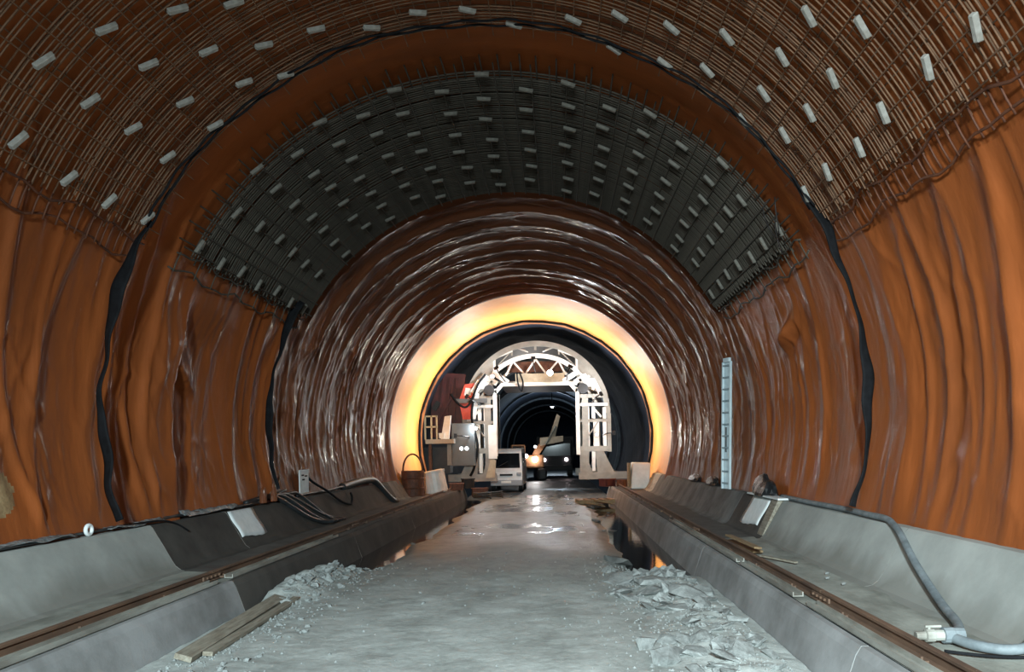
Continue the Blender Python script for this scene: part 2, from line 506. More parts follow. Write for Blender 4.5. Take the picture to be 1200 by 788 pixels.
def special(a, d):
    """single pockets and steps seen on the side walls"""
    D = np.zeros_like(a)
    # a bay in the left wall: the nearer sheet bellies out and ends in a sharp edge, the next hangs further back
    e0 = 10.42 + 0.0004 * (a - 186) ** 2
    m = sst(158, 168, a)
    D += 0.15 * m * (1 - 0.65 * sst(188, 198, a)) * sst(9.5, 10.35, d) * (1 - sst(e0 - 0.02, e0 + 0.03, d))
    D -= 0.10 * m * sst(e0 - 0.02, e0 + 0.03, d) * (1 - sst(11.3, 12.6, d))
    w = sst(e0, e0 + 0.05, d) * (1 - sst(10.8, 11.6, d))
    lip = a - 170.5 - (d - 10.6) * 5.0
    D += 0.20 * w * np.where(lip < 0, np.exp(-(lip / 5.0) ** 2), np.exp(-(lip / 1.2) ** 2))
    # a torn fold on the right wall
    tl = np.exp(-((a - 13.5 + (d - 12.0) * 5) / 1.6) ** 2) * np.exp(-((d - 11.7) / 0.35) ** 2)
    D += 0.22 * tl
    # long oblique folds on the near right wall
    for d0, sl, w, h in ((6.15, 0.011, 0.10, 0.11), (7.0, 0.014, 0.08, 0.07), (7.75, 0.006, 0.06, 0.06), (5.4, 0.02, 0.1, 0.09)):
        D += (0.2 + 0.5 * vnoise(a * 0.12 + d0, d)) * h * np.exp(-((d - d0 + sl * a - 0.15 * np.sin(a * 0.09)) / w) ** 2) * (1 - sst(26, 40, a)) * (0.2 + 0.8 * sst(-19, -9, a))
    for d0, sl, w, h in ((6.5, 0.016, 0.09, 0.09), (7.35, 0.02, 0.06, 0.07), (7.9, -0.006, 0.07, 0.06), (9.5, 0.012, 0.08, 0.08), (9.9, 0.005, 0.05, 0.06)):
        D += (0.25 + 0.7 * vnoise(a * 0.12 + d0, d)) * h * np.exp(-((d - d0 - sl * (a - 172) + 0.1 * np.sin(a * 0.11)) / w) ** 2) * sst(140, 154, a) * (1 - sst(190, 199, a))
    return D

dn = np.concatenate([np.arange(-9, 4.0, 0.35), np.arange(4.0, 14.0, 0.033), np.arange(14.0, 24.8, 0.045), np.arange(24.8, Y_END + 0.01, 0.10)])
def lining(a0, a1, na):
    a = np.linspace(a0, a1, na)
    A, D = np.meshgrid(a, dn, indexing='ij')
    r = R - fold(A, D) - special(A, D)
    # ragged lower hem: the sheet bellies over the kerb
    ar = np.radians(A)
    P = np.stack([r * np.cos(ar), D, ZC + r * np.sin(ar)], -1)
    fm = np.zeros((na - 1, len(dn) - 1), int)
    dm = 0.5 * (dn[1:] + dn[:-1])
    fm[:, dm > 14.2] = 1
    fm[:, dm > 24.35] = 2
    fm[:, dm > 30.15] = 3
    return P, fm, 0.5 * (A[1:, 1:] + A[:-1, :-1]), 0.5 * (D[1:, 1:] + D[:-1, :-1])
AL = 21.5
mats = ['membrane', 'membrane_dusty', 'membrane_far', 'membrane_edge', 'stain']
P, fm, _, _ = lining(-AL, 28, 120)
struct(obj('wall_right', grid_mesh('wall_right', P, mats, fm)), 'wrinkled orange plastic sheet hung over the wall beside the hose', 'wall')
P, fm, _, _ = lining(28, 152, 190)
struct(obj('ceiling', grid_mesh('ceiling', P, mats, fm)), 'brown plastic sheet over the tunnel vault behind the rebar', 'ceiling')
P, fm, am, dm2 = lining(152, 180 + AL, 120)
patch = ((am - 190.8) / 3.4) ** 2 + ((dm2 - 7.05) / 0.42) ** 2 + 0.5 * (fbm(dm2 * 4, am * 0.4) - 0.5) < 1
patch &= am < 194.2
fm[patch] = 4
struct(obj('wall_left', grid_mesh('wall_left', P, mats, fm)), 'wrinkled brown plastic sheet hung over the wall above the cable bundle', 'wall')

# edge of the sheeting: a folded hem ring
mb = MB()
pts = []
for k, a in enumerate(np.linspace(-18, 198, 22)):
    rr = R - 0.06 - 0.02 * math.sin(k * 2.7)
    pts.append((rr * math.cos(math.radians(a)), Y_END - 0.7, ZC + rr * math.sin(math.radians(a))))
mb.tube(pts, 0.05, 6)
struct(mb.build('trim_1', 'black', smooth=True), 'dark rope along the far edge of the lit orange sheet', 'trim')

# bare dark tunnel beyond the sheet
a = np.radians(np.linspace(-30, 210, 90))
d = np.concatenate([np.arange(Y_END, 60, 0.5), np.arange(60, 104.1, 2)])
A, D = np.meshgrid(a, d, indexing='ij')
r = R + 0.12 + 0.18 * (fbm(A * 6, D * 0.6) - 0.5)
P = np.stack([r * np.cos(A), D, ZC + r * np.sin(A)], -1)
struct(obj('wall_back', grid_mesh('wall_back', P, ['rockwall'])), 'dark bare sprayed rock of the tunnel beyond the gantry', 'wall')
mb = MB()
mb.prism([((R + 0.6) * math.cos(t), ZC + (R + 0.6) * math.sin(t)) for t in np.linspace(0, 2 * PI, 40)[:-1]], 104, 104.3)
struct(mb.build('tunnel_face', 'rockwall'), 'dark rock face closing the far end of the tunnel', 'wall')
rib = MB().arcplate(ZC, R - 0.12, R + 0.06, -28, 208, -0.12, 0.12, 60).mesh('steel_rib', 'ribsteel')
for k, y in enumerate((46, 55, 64, 74, 85, 97)):
    struct(obj('tunnel_rib', rib, loc=(0, y, 0)), 'grey steel arch rib in the dark tunnel beyond the gantry', 'tunnel rib')['group'] = 'steel ribs of the dark tunnel'

# ------------------------------------------------------------------ road
xs = np.linspace(-2.75, 2.75, 150)
ys = np.concatenate([np.arange(-9, 4, 0.4), np.arange(4, 14, 0.035), np.arange(14, 30, 0.08), np.arange(30, 104.1, 1.0)])
X, Y = np.meshgrid(xs, ys, indexing='ij')
def road_h(X, Y):
    X = np.asarray(X, float); Y = np.asarray(Y, float)
    h = 0.05 * (fbm(X * 0.9, Y * 0.6) - 0.5) + 0.022 * (fbm(X * 5 + 3, Y * 5) - 0.5)
    edge = 0.35 * (fbm(Y * 0.8, X * 0.2 + 4, 2) - 0.5)
    left = 1 - sst(-2.35 + edge, -1.75 + edge, X)
    right = sst(1.55 + edge, 2.2 + edge, X)
    wetl = sst(11.0, 13.0, Y) * (1 - sst(29, 31, Y))
    wetr = sst(10.2, 12.0, Y) * (1 - sst(29, 31, Y))
    h = h - 0.17 * left * wetl - 0.15 * right * wetr
    # spoil ridge heaped along the left wall and loose heaps along the right
    h = h + (0.17 * np.exp(-((X + 2.62) / 0.30) ** 2) * sst(8.8, 9.8, Y) * (1 - sst(11.3, 12.6, Y))) * (0.55 + 0.8 * fbm(X * 7, Y * 7))
    h = h + (0.10 * np.exp(-((X - 2.25) / 0.35) ** 2) * sst(5.0, 6.0, Y) * (1 - sst(9.6, 11.2, Y))) * (0.3 + 1.0 * fbm(X * 6, Y * 6))
    h = h + 0.03 * np.exp(-((X + 1.9) / 0.3) ** 2) * (1 - sst(9, 11, Y)) * fbm(X * 6, Y * 6)
    return h
P = np.stack([X, Y, road_h(X, Y)], -1)
struct(obj('floor', grid_mesh('floor', P, ['road'])), 'pale dusty unpaved roadway running down the tunnel', 'floor')
for nm, x0, x1, y0, y1, z, lab in (('water', -2.75, -1.4, 10.8, 30.5, -0.085, 'puddle standing along the wall under the cable bundle'),
                                   ('water', 1.2, 2.75, 10.0, 30.5, -0.085, 'puddle standing along the wall past the stone slabs'),
                                   ('water', -1.5, 1.4, 16.5, 31.0, -0.004, 'shallow water film on the road before the gantry')):
    mb = MB().bb((x0, y0, z - 0.02), (x1, y1, z))
    struct(mb.build(nm, 'film' if z > -0.05 else 'water'), lab, 'puddle')

# ------------------------------------------------------------------ concrete footing: inner wall, ledge and kerb, poured in segments
def sgn(side):
    return -1 if side == 'left' else 1
def footing(side, joints_k, mats_k, joints_w, mats_w, mats_l):
    s = sgn(side)
    kroot = struct(empty('kerb_' + side, (0, 0, 0)), ('grey concrete kerb along the wall with the cable bundle' if s < 0 else 'grey concrete kerb along the wall with the hose'), 'kerb')
    for (y0, y1), m in zip(joints_k, mats_k):
        prof = [(3.80, 0.30), (3.80, 0.355), (3.90, 0.375), (3.96, 0.42), (4.01, 0.50), (4.10, 0.66), (4.24, 0.90), (4.27, 0.93), (4.72, 0.94), (4.72, 0.30)]
        MB().prism([(s * x, z) for x, z in prof], y0 + 0.006, y1 - 0.006).build('kerb_segment', m, kroot)
    for (y0, y1) in joints_k[2:4]:
        MB().prism([(s * x, z) for x, z in [(3.80, 0.30), (3.90, 0.376), (3.96, 0.421), (4.01, 0.501), (4.10, 0.661), (4.24, 0.901), (4.27, 0.931), (4.6, 0.938), (4.6, 0.30)]], y1 - 0.0059, y1 + 0.0059).build('joint_filler', 'joint', kroot)
    wroot = struct(empty('low_wall_' + side, (0, 0, 0)), ('low concrete wall below the rail beside the boards' if s < 0 else 'low concrete wall below the rail beside the rubble'), 'wall')
    for (y0, y1), m in zip(joints_w, mats_w):
        MB().prism([(s * x, z) for x, z in [(2.62, -0.4), (2.86, 0.30), (2.90, 0.36), (2.955, 0.36), (2.955, 0.28), (3.0, 0.28), (3.0, -0.4)]], y0 + 0.008, y1 - 0.008).build('wall_segment', m, wroot)
    for (y0, y1), m in zip(joints_w[:-1], mats_w):
        MB().prism([(s * x, z) for x, z in [(2.63, -0.35), (2.862, 0.29), (2.898, 0.352), (2.95, 0.352), (2.99, 0.2), (2.99, -0.35)]], y1 - 0.0079, y1 + 0.0079).build('joint_filler', 'joint', wroot)
    lroot = struct(empty('ledge_' + side, (0, 0, 0)), ('dusty concrete ledge under the rail below the cables' if s < 0 else 'dusty concrete ledge under the rail below the hose'), 'ledge')
    for (y0, y1), m in mats_l:
        xs = np.linspace(2.98, 3.86, 22)
        ys = np.arange(y0, y1 + 0.01, 0.1)
        Xg, Yg = np.meshgrid(xs, ys, indexing='ij')
        Z = 0.352 + 0.016 * (fbm(Xg * 4, Yg * 2.5) - 0.5) + 0.01 * sst(3.6, 3.86, Xg)
        P = np.stack([Xg * s, Yg, Z], -1)
        me = grid_mesh('ledge_slab', P, [m])
        obj('ledge_slab', me, lroot)
def spans(js):
    return list(zip(js[:-1], js[1:]))
kl = spans([-9, -3, 3.5, 9.55, 11.7, 14.6, 18.2, 22.9, 24.6])
footing('left', kl, ['conc', 'conc', 'conc', 'conc_dark', 'conc_dark', 'conc_dark', 'conc_dark', 'conc_mid'],
        spans([-9, -3, 2.6, 8.7, 13.8, 19, 24, 30.5]), ['conc_wall'] * 3 + ['conc_dark'] * 4,
        [((-9, 9.5), 'ledge'), ((9.5, 30.5), 'ledge_dark')])
kr = spans([-9, -3, 2.6, 7.6, 11.75, 14.2, 18.5, 23.2, 25.4, 27.5])
footing('right', kr, ['conc', 'conc', 'conc', 'conc', 'conc_dark', 'conc_mid', 'conc_mid', 'conc_mid', 'joint'],
        spans([-9, -1, 5.35, 11.0, 16.5, 22, 30.5]), ['conc_wall'] * 6,
        [((-9, 12.0), 'ledge'), ((12.0, 30.5), 'ledge_dark')])

# ------------------------------------------------------------------ rails and channels on the ledges
RS = 0.72
rail_prof = [(x * RS, z * RS) for x, z in [(-0.065, 0), (0.065, 0), (0.065, 0.012), (0.012, 0.026), (0.010, 0.098), (0.034, 0.108), (0.034, 0.136), (0.026, 0.142), (-0.026, 0.142), (-0.034, 0.136), (-0.034, 0.108), (-0.010, 0.098), (-0.012, 0.026), (-0.065, 0.012)]]
def rail(side, joints, lab):
    s = sgn(side)
    x0 = s * 3.17
    t = empty('steel_rail', (x0, 4, 0.362))
    for y0, y1 in spans(joints):
        MB().prism(rail_prof, y0 - 4 + 0.006, y1 - 4 - 0.006).build('rail_length', 'rail', t)
    for y in joints[1:-1]:
        for q in (-1, 1):
            mb = MB().box((q * 0.022, y - 4, 0.045), (0.018, 0.44, 0.042))
            for k in (-0.15, -0.05, 0.05, 0.15):
                mb.cyl((q * 0.028, y - 4 + k, 0.045), (q * 0.050, y - 4 + k, 0.045), 0.012, 6)
            mb.build('fishplate', 'rail', t)
    for y in np.arange(joints[0] + 0.8, min(joints[-1], 24), 1.35):
        mb = MB().box((-s * 0.062, y - 4, 0.014), (0.05, 0.08, 0.022)).cyl((-s * 0.065, y - 4, 0.02), (-s * 0.065, y - 4, 0.045), 0.012, 6)
        mb.build('rail_clip', 'rail', t)
    tag(t, lab, 'rail', 'gantry rails')
rail('left', [-4, 3.0, 8.75, 15.0, 22, 34], 'rusty steel rail along the ledge below the black cable bundle')
rail('right', [-4, 0.5, 6.9, 13.0, 19.5, 34], 'rusty steel rail along the ledge beside the grey hose')
def channel(side, y0, y1, lab):
    s = sgn(side)
    mb = MB()
    mb.bb((s * 2.975, y0, 0.362), (s * 3.075, y1, 0.372))
    mb.bb((s * 2.975, y0, 0.372), (s * 2.985, y1, 0.405))
    mb.bb((s * 3.065, y0, 0.372), (s * 3.075, y1, 0.405))
    o = mb.build('steel_channel', 'channel')
    tag(o, lab, 'steel channel', 'steel channels beside the rails')
channel('left', 2.5, 8.5, 'longest pale steel channel beside the rail below the pale kerb')
channel('left', 8.9, 13.2, 'pale steel channel beside the rail below the white sheet on the dark kerb')
channel('right', 2.5, 6.75, 'pale steel channel beside the rail, next to the hose valve')
channel('right', 7.15, 9.2, 'short pale steel channel beside the rail past the rail joint')
channel('right', 9.4, 15.0, 'pale steel channel beside the rail past the wooden strips')

# ------------------------------------------------------------------ rebar cages
def hoop_mesh(rad, a0, a1, rb, m, name='hoop_bar'):
    pts = [(rad * math.cos(t), 0, ZC + rad * math.sin(t)) for t in np.radians(np.linspace(a0, a1, 72))]
    return MB().tube(pts, rb, 5, caps=False).mesh(name, m, True)
def long_mesh(L, rb, m, name='longitudinal_bar'):
    n = 7
    return MB().tube([(0, L * i / n, 0) for i in range(n + 1)], rb, 5, caps=False).mesh(name, m, True)
def cage(name, y0, y1, layers, m, lab, stub, lead=0.0):
    t = empty(name, (0, y0, 0))
    tag(t, lab, 'rebar cage')
    for rad, hs, ldeg, rb, a0, gap in layers:
        hm = [hoop_mesh(rad, a0 - e, 180 - a0 + e2, rb, m) for e, e2 in ((0, 0), (0.9, 0.5), (0.4, 1.0))]
        y = 0.03 + lead
        i = 0
        while y < y1 - y0:
            obj('hoop_bar', hm[i % 3], t, loc=(0, y + rnd.uniform(-0.010, 0.010), 0), rot=(0, 0, rnd.uniform(-0.003, 0.003)))
            i += 1
            y += hs if i % 7 else hs * gap
        lm = long_mesh(1.0, rb * 0.95, m)
        a = a0 + 1
        while a < 180 - a0:
            ar = math.radians(a + rnd.uniform(-0.3, 0.3))
            rr = rad - 0.02
            yy = -rnd.uniform(0, stub)
            L = (y1 - y0) + rnd.uniform(0.02, 0.12) - yy
            obj('longitudinal_bar', lm, t, loc=(rr * math.cos(ar), yy, ZC + rr * math.sin(ar)), scale=(1, L, 1), rot=(0, 0, rnd.uniform(-0.004, 0.004)))
            a += ldeg
    # crooked edge bars along both lower hems
    a0 = layers[0][4]
    for k, (a, rr) in enumerate(((a0 - 0.3, 4.46), (a0 - 3.2, 4.49), (180 - a0 + 0.3, 4.46), (180 - a0 + 3.2, 4.49))):
        pts = []
        for q in np.linspace(0, 1, 26):
            ar = math.radians(a + 0.5 * math.sin(q * 19 + k) + 0.35 * math.sin(q * 43 + 2 * k))
            pts.append(((rr - 0.02 + 0.015 * math.sin(q * 31)) * math.cos(ar), (y1 - y0) * q, ZC + rr * math.sin(ar)))
        MB().tube(pts, 0.013, 6).build('edge_bar', 'rust' if m == 'rebar' else m, t, smooth=True)
    hook = MB().tube([(0, 0, 0), (0, 0, -0.14), (0.01, 0, -0.27)], 0.009, 5).mesh('hook_bar', 'rust' if m == 'rebar' else m, True)
    for q in (-1, 1):
        y = 0.1
        while y < y1 - y0:
            ar = math.radians(a0)
            o = obj('hook_bar', hook, t, loc=(q * 4.46 * math.cos(ar), y, ZC + 4.46 * math.sin(ar)), rot=(0, q * -0.45, 0))
            y += rnd.uniform(0.10, 0.2) if m == 'rebar' else rnd.uniform(0.3, 0.6)
    return t
YA0, YA1, YB0, YB1 = 3.9, 8.98, 9.70, 14.55
cage('rebar_cage', YA0, YA1, [(4.50, 0.115, 3.3, 0.008, 27.0, 1.6), (4.39, 0.066, 3.3, 0.0075, 28.0, 2.6)], 'rebar',
     'rusty reinforcing bar cage over the nearer part of the tunnel vault', 0.10)
cage('rebar_cage', YB0, YB1, [(4.50, 0.075, 3.1, 0.012, 28.0, 1.0), (4.40, 0.055, 3.1, 0.012, 29.0, 1.5)], 'rebar_grey',
     'dense grey reinforcing bar cage in the dark middle of the vault', 0.05, 0.42)

# spacer blocks tied under the cages
bm = bmesh.new()
bmesh.ops.create_cube(bm, size=1)
for v in bm.verts:
    v.co.x *= 0.045; v.co.y *= 0.060; v.co.z *= 0.20
    if v.co.x > 0:
        v.co.y *= 0.8; v.co.z *= 0.92
bmesh.ops.bevel(bm, geom=bm.edges[:], offset=0.006, segments=1, affect='EDGES')
block = bpy.data.meshes.new('spacer_block')
bm.to_mesh(block); bm.free()
block.materials.append(M['block'])
block_shaded = block.copy()
block_shaded.materials[0] = M['block_shaded']
cols = [31.8, 39.9, 46.3, 54.4, 61.3, 68.6, 76.0, 84.2, 91.5, 98.5, 106.0, 112.6, 119.7, 126.0, 133.0, 141.0, 150.0]
offA = [5.19, 5.50, 5.88, 5.5, 5.85, 6.05, 5.63, 5.95, 5.72, 5.6, 5.75, 5.45, 5.22, 5.53, 5.87, 5.62, 5.92]
ORD = ['first', 'second', 'third', 'fourth', 'fifth', 'sixth', 'seventh', 'eighth', 'ninth', 'tenth', 'eleventh', 'twelfth', 'thirteenth', 'fourteenth', 'fifteenth', 'sixteenth', 'seventeenth']
def in_frame(x, y, z, m=25):
    u, w = (x - CAMX) / y * 900, (z - CAMZ) / y * 900
    px, py = 652 + u - 0.019 * w, 529 - w - 0.019 * u
    return -m < px < 1200 + m and -m < py < 788 + m
for i, (a, o0) in enumerate(zip(cols, offA)):
    for cage_i, (ys, ye) in enumerate(((o0 - 0.71, 8.93), (9.92 if i % 2 == 0 else 10.27, 14.2))):
        row = []
        y = ys
        while y < ye:
            ar = math.radians(a + rnd.uniform(-0.6, 0.6))
            rr = 4.345
            loc = Vector((rr * math.cos(ar), y + rnd.uniform(-0.05, 0.05), ZC + rr * math.sin(ar)))
            if in_frame(*loc):
                e1 = Vector((-math.cos(ar), 0, -math.sin(ar)))                       # inward
                tw = (0.42 if cage_i == 0 else 0.16) + rnd.uniform(-0.12, 0.12)
                e3 = (Vector((-math.sin(ar), 0, math.cos(ar))) * math.cos(tw) + Vector((0, -1, 0)) * math.sin(tw)).normalized()
                e2 = e3.cross(e1)
                mtx = Matrix((e1, e2, e3)).transposed().to_4x4()
                o = obj('spacer_block', block if cage_i == 0 else block_shaded)
                o.matrix_world = Matrix.Translation(loc) @ mtx
                row.append(o)
            y += 0.70 if cage_i == 0 else 0.69
        if cage_i == 0:
            row = row[::-1]
        for k, o in enumerate(row):
            if cage_i == 0:
                tag(o, 'spacer block on the rusty cage, %s row from hose wall, %s from black cord' % (ORD[i], ORD[k]), 'spacer block', 'spacer blocks of the rusty cage')
            else:
                tag(o, 'spacer block on the grey cage, %s row from hose wall, %s from near edge' % (ORD[i], ORD[k]), 'spacer block', 'spacer blocks of the grey cage')

# ------------------------------------------------------------------ black waterstop strips
def strip(y, a0, a1, w, rad, lab, name='waterstop_strip', amp=0.03, seed=0):
    n = 60
    P = np.zeros((n, 5, 3))
    for i, a in enumerate(np.linspace(a0, a1, n)):
        ar = math.radians(a)
        yo = y + amp * math.sin(a * 0.37 + seed) + amp * 0.7 * math.sin(a * 0.83 + 1 + seed)
        tw = 1.15 + 0.25 * math.sin(a * 0.31 + seed)
        wl = w * (0.75 + 0.35 * math.sin(a * 0.23 + seed))
        for j in range(5):
            u = (j - 2) / 2 * wl / 2
            rr = rad - 0.02 + 0.012 * math.sin(a * 0.5) + u * math.sin(tw)
            P[i, j] = (rr * math.cos(ar), yo + u * math.cos(tw), ZC + rr * math.sin(ar))
    o = obj(name, grid_mesh(name, P, ['black']))
    sm = o.modifiers.new('thick', 'SOLIDIFY')
    sm.thickness = 0.015
    tag(o, lab, 'waterstop strip')
    return o
strip(8.72, -16.5, 31, 0.13, 4.38, 'black rubber waterstop strip hanging down the brighter orange wall', seed=1)
strip(8.72, 150, 196.5, 0.16, 4.38, 'wide black rubber waterstop strip hanging above the pale kerb', seed=2)
strip(13.75, 149, 195, 0.15, 4.36, 'narrow black rubber waterstop strip hanging above the white sheet', seed=4)
mb = MB()
for k, yy in enumerate((8.66, 8.74)):
    pts = []
    for a in np.linspace(30, 151, 90):
        rr = 4.335 + 0.012 * math.sin(a * 0.9 + k * 2)
        pts.append((rr * math.cos(math.radians(a)), yy + 0.03 * math.sin(a * 0.21 + k), ZC + rr * math.sin(math.radians(a))))
    mb.tube(pts, 0.014, 5)
tag(mb.build('waterstop_line', 'black', smooth=True), 'double black cord following the vault along the edge of the nearer cage', 'cord')  # waterstop lines carried on over the vault
# loose tie wires at the edge of the grey cage
for k, (a, y) in enumerate(((36, 9.6), (32.5, 9.65), (34.5, 9.45))):
    pts = []
    for q in np.linspace(0, 1, 7):
        ar = math.radians(a - 5 * q + 1.2 * math.sin(q * 5 + k))
        rr = 4.36 - 0.15 * math.sin(q * 2.4)
        pts.append((rr * math.cos(ar), y + 0.25 * q, ZC + rr * math.sin(ar)))
    tag(MB().tube(pts, 0.008, 5).build('tie_wire', 'dark_steel', smooth=True), ['highest', 'lowest', 'middle'][k] + ' loose dark tie wire at the corner of the grey cage', 'wire', 'loose tie wires')

# ------------------------------------------------------------------ loose stones
def rock_mesh(seed, flat):
    r = random.Random(seed)
    b = bmesh.new()
    for _ in range(15):
        p = Vector((r.gauss(0, 1), r.gauss(0, 1), r.gauss(0, 1))).normalized()
        p = Vector((p.x * r.uniform(0.7, 1.1), p.y * r.uniform(0.55, 0.9), p.z * flat))
        b.verts.new(p * 0.5)
    res = bmesh.ops.convex_hull(b, input=b.verts)
    dele = [e for e in res['geom_interior'] if isinstance(e, bmesh.types.BMVert)]
    bmesh.ops.delete(b, geom=dele, context='VERTS')
    me = bpy.data.meshes.new('rock')
    b.to_mesh(me); b.free()
    return me
def rockset(m, seeds, flat):
    out = []
    for sd in seeds:
        me = rock_mesh(sd, flat)
        me.materials.append(M[m])
        out.append(me)
    return out
slabs = rockset('rock', range(6), 0.26)
slabs_d = rockset('rock_dark', range(6, 10), 0.24)
lumps = rockset('rock', range(10, 15), 0.62)
def put(me, x, y, s, lab, grp, tilt=0.25, sink=0.25, name='rock'):
    h = float(road_h(x, y))
    zext = (max(v.co.z for v in me.vertices)) * s
    o = obj(name, me, loc=(x, y, h + zext * (1 - 2 * sink) * 0.8), rot=(rnd.uniform(-tilt, tilt), rnd.uniform(-tilt, tilt), rnd.uniform(0, 6.28)), scale=(s, s, s))
    tag(o, lab, 'rock', grp)
    return o
# big slabs beside the right wall
big = sorted(((1.72, 12.3, 0.80), (2.22, 10.7, 0.44), (1.62, 10.3, 0.62), (2.0, 9.8, 0.5), (2.25, 8.75, 0.55), (2.48, 9.1, 0.4), (1.9, 9.2, 0.48), (2.05, 8.2, 0.42),
              (1.55, 9.4, 0.40), (2.42, 7.9, 0.42), (2.3, 7.3, 0.36)), key=lambda q: -q[1])
for k, (x, y, s) in enumerate(big):
    put(rnd.choice(slabs if y < 11.5 else slabs_d), x, y, s, 'flat stone slab, %s of the large ones counted from the puddle by the hose wall' % ORD[k], 'large slabs beside the low wall', 0.22, 0.2, 'stone_slab')
n = 0
while n < 130:
    y = rnd.uniform(5.6, 11.5)
    x = rnd.gauss(2.15, 0.32)
    if not (1.35 < x < 2.56):
        continue
    n += 1
    put(rnd.choice(slabs + lumps[:2]), x, y, rnd.uniform(0.08, 0.34), 'small broken pale stone in the rubble along the wall with the hose', 'rubble along the wall with the hose', 0.5, 0.2)
n = 0
while n < 90:
    y = rnd.uniform(8.9, 12.6)
    x = -2.58 + abs(rnd.gauss(0, 0.22))
    n += 1
    put(rnd.choice(lumps + slabs[:2]), x, y, rnd.uniform(0.05, 0.19), 'small pale stone on the spoil ridge along the wall with cables', 'spoil ridge stones', 0.5, 0.25)
for k in range(40):
    y = rnd.uniform(5.6, 9.0)
    x = rnd.uniform(-2.45, -1.7)
    put(rnd.choice(lumps), x, y, rnd.uniform(0.03, 0.09), 'pebble on the pale road beside the grey boards', 'pebbles beside the boards', 0.5, 0.25, 'pebble')
for k in range(16):
    put(rnd.choice(lumps + slabs[:1]), rnd.uniform(-1.6, 1.4), rnd.uniform(6, 14), rnd.uniform(0.025, 0.07), 'pebble lying on the open middle of the road', 'pebbles in the middle of the road', 0.5, 0.25, 'pebble')
for k in range(16):
    put(rnd.choice(slabs_d), rnd.uniform(1.7, 2.5), rnd.uniform(17, 27), rnd.uniform(0.15, 0.4), 'dark stone lying in the mud below the gantry foot', 'dark stones near the gantry', 0.4, 0.2)
for x, y, s in ((-2.2, 15.8, 0.30), (-2.1, 15.4, 0.22), (-2.35, 15.6, 0.26)):
    put(rnd.choice(slabs_d), x, y, s, 'dark stone standing in the puddle below the cable bundle', 'stones in the puddle', 0.3, 0.0)
# fine gravel nobody could count
mb = MB()
base = [(0.5, 0, 0), (0, 0.5, 0), (-0.5, 0, 0), (0, -0.5, 0), (0, 0, 0.4), (0, 0, -0.3)]
fc = [(0, 1, 4), (1, 2, 4), (2, 3, 4), (3, 0, 4), (1, 0, 5), (2, 1, 5), (3, 2, 5), (0, 3, 5)]
for k in range(3000):
    u = rnd.random()
    if u < 0.55:
        x = min(2.58, max(1.2, rnd.gauss(2.1, 0.4))); y = rnd.uniform(5.2, 12)
    elif u < 0.92:
        x = max(-2.58, -2.55 + abs(rnd.gauss(0, 0.35))); y = rnd.uniform(5.2, 12.5)
    else:
        x = rnd.uniform(-2.3, 2.3); y = rnd.uniform(5.2, 13)
    s = rnd.uniform(0.010, 0.042)
    th = rnd.uniform(0, 6.28)
    h = float(road_h(x, y)) + 0.1 * s
    c, si = math.cos(th), math.sin(th)
    sy = rnd.uniform(0.6, 1.2)
    mb.add([(x + s * (p[0] * c - p[1] * si * sy), y + s * (p[0] * si + p[1] * c * sy), h + s * p[2]) for p in base], fc)
o = mb.build('gravel', 'rock')
tag(o, 'fine pale gravel strewn over the roadway', 'gravel', kind='stuff')

# ------------------------------------------------------------------ boards
def board(p, q, w, th, m, lab, roll=0.0, name='wooden_board', grp=None):
    p, q = Vector(p), Vector(q)
    n = (q - p).normalized()
    up = Vector((math.sin(roll), 0, math.cos(roll)))
    o = MB().bar(p, q, w, th, up=up).build(name, m, bevel=0.004)
    tag(o, lab, 'board', grp)
    return o
board((-2.42, 6.55, 0.055), (-2.56, 9.25, 0.06), 0.15, 0.05, 'wood', 'grey wooden board lying along the low wall, the one against it', 0.3)
board((-2.30, 6.75, 0.035), (-2.38, 9.3, 0.04), 0.09, 0.04, 'wood', 'narrow grey wooden board lying beside the wider board', 0.1)
board((3.40, 10.0, 0.40), (3.28, 11.2, 0.41), 0.14, 0.03, 'wood_tan', 'wide tan wooden strip lying on the ledge, nearer the kerb')
board((3.30, 9.6, 0.50), (3.22, 10.9, 0.52), 0.10, 0.025, 'wood_tan', 'tan wooden strip resting across the rail beside the wide one', 0.1)
board((3.62, 9.1, 0.385), (3.36, 9.7, 0.39), 0.05, 0.02, 'wood', 'short dark stick lying on the ledge near the wooden strips')
for x, y in ((3.72, 8.35), (3.62, 8.05), (3.66, 7.7)):
    tag(obj('stone_chip', lumps[1], loc=(x, y, 0.375), scale=(0.07, 0.07, 0.05)), 'small dark stone chip lying on the dusty ledge', 'stone chip', 'stone chips on the ledge')

# ------------------------------------------------------------------ hose with valve on the right kerb
def smooth_path(pts, n=8):
    pts = [Vector(p) for p in pts]
    out = []
    for i in range(len(pts) - 1):
        p0, p1, p2, p3 = pts[max(i - 1, 0)], pts[i], pts[i + 1], pts[min(i + 2, len(pts) - 1)]
        for k in range(n):
            t = k / n
            out.append(0.5 * ((2 * p1) + (-p0 + p2) * t + (2 * p0 - 5 * p1 + 4 * p2 - p3) * t * t + (-p0 + 3 * p1 - 3 * p2 + p3) * t ** 3))
    out.append(pts[-1])
    return out
t = empty('water_hose', (3.6, 5.4, 0.36))
def hb(mb, name, m, **kw):
    o = mb.build(name, m, t, **kw)
    o.matrix_parent_inverse = Matrix.Translation((-3.6, -5.4, -0.36))
    return o
path = smooth_path([(4.36, 12.2, 0.975), (4.33, 10.8, 0.975), (4.35, 9.6, 0.975), (4.31, 8.7, 0.975), (4.285, 8.15, 0.975), (4.25, 7.9, 0.94), (4.19, 7.6, 0.87), (4.06, 7.0, 0.66), (3.93, 6.3, 0.455),
                    (3.80, 5.8, 0.405), (3.64, 5.48, 0.405), (3.55, 5.33, 0.41)])
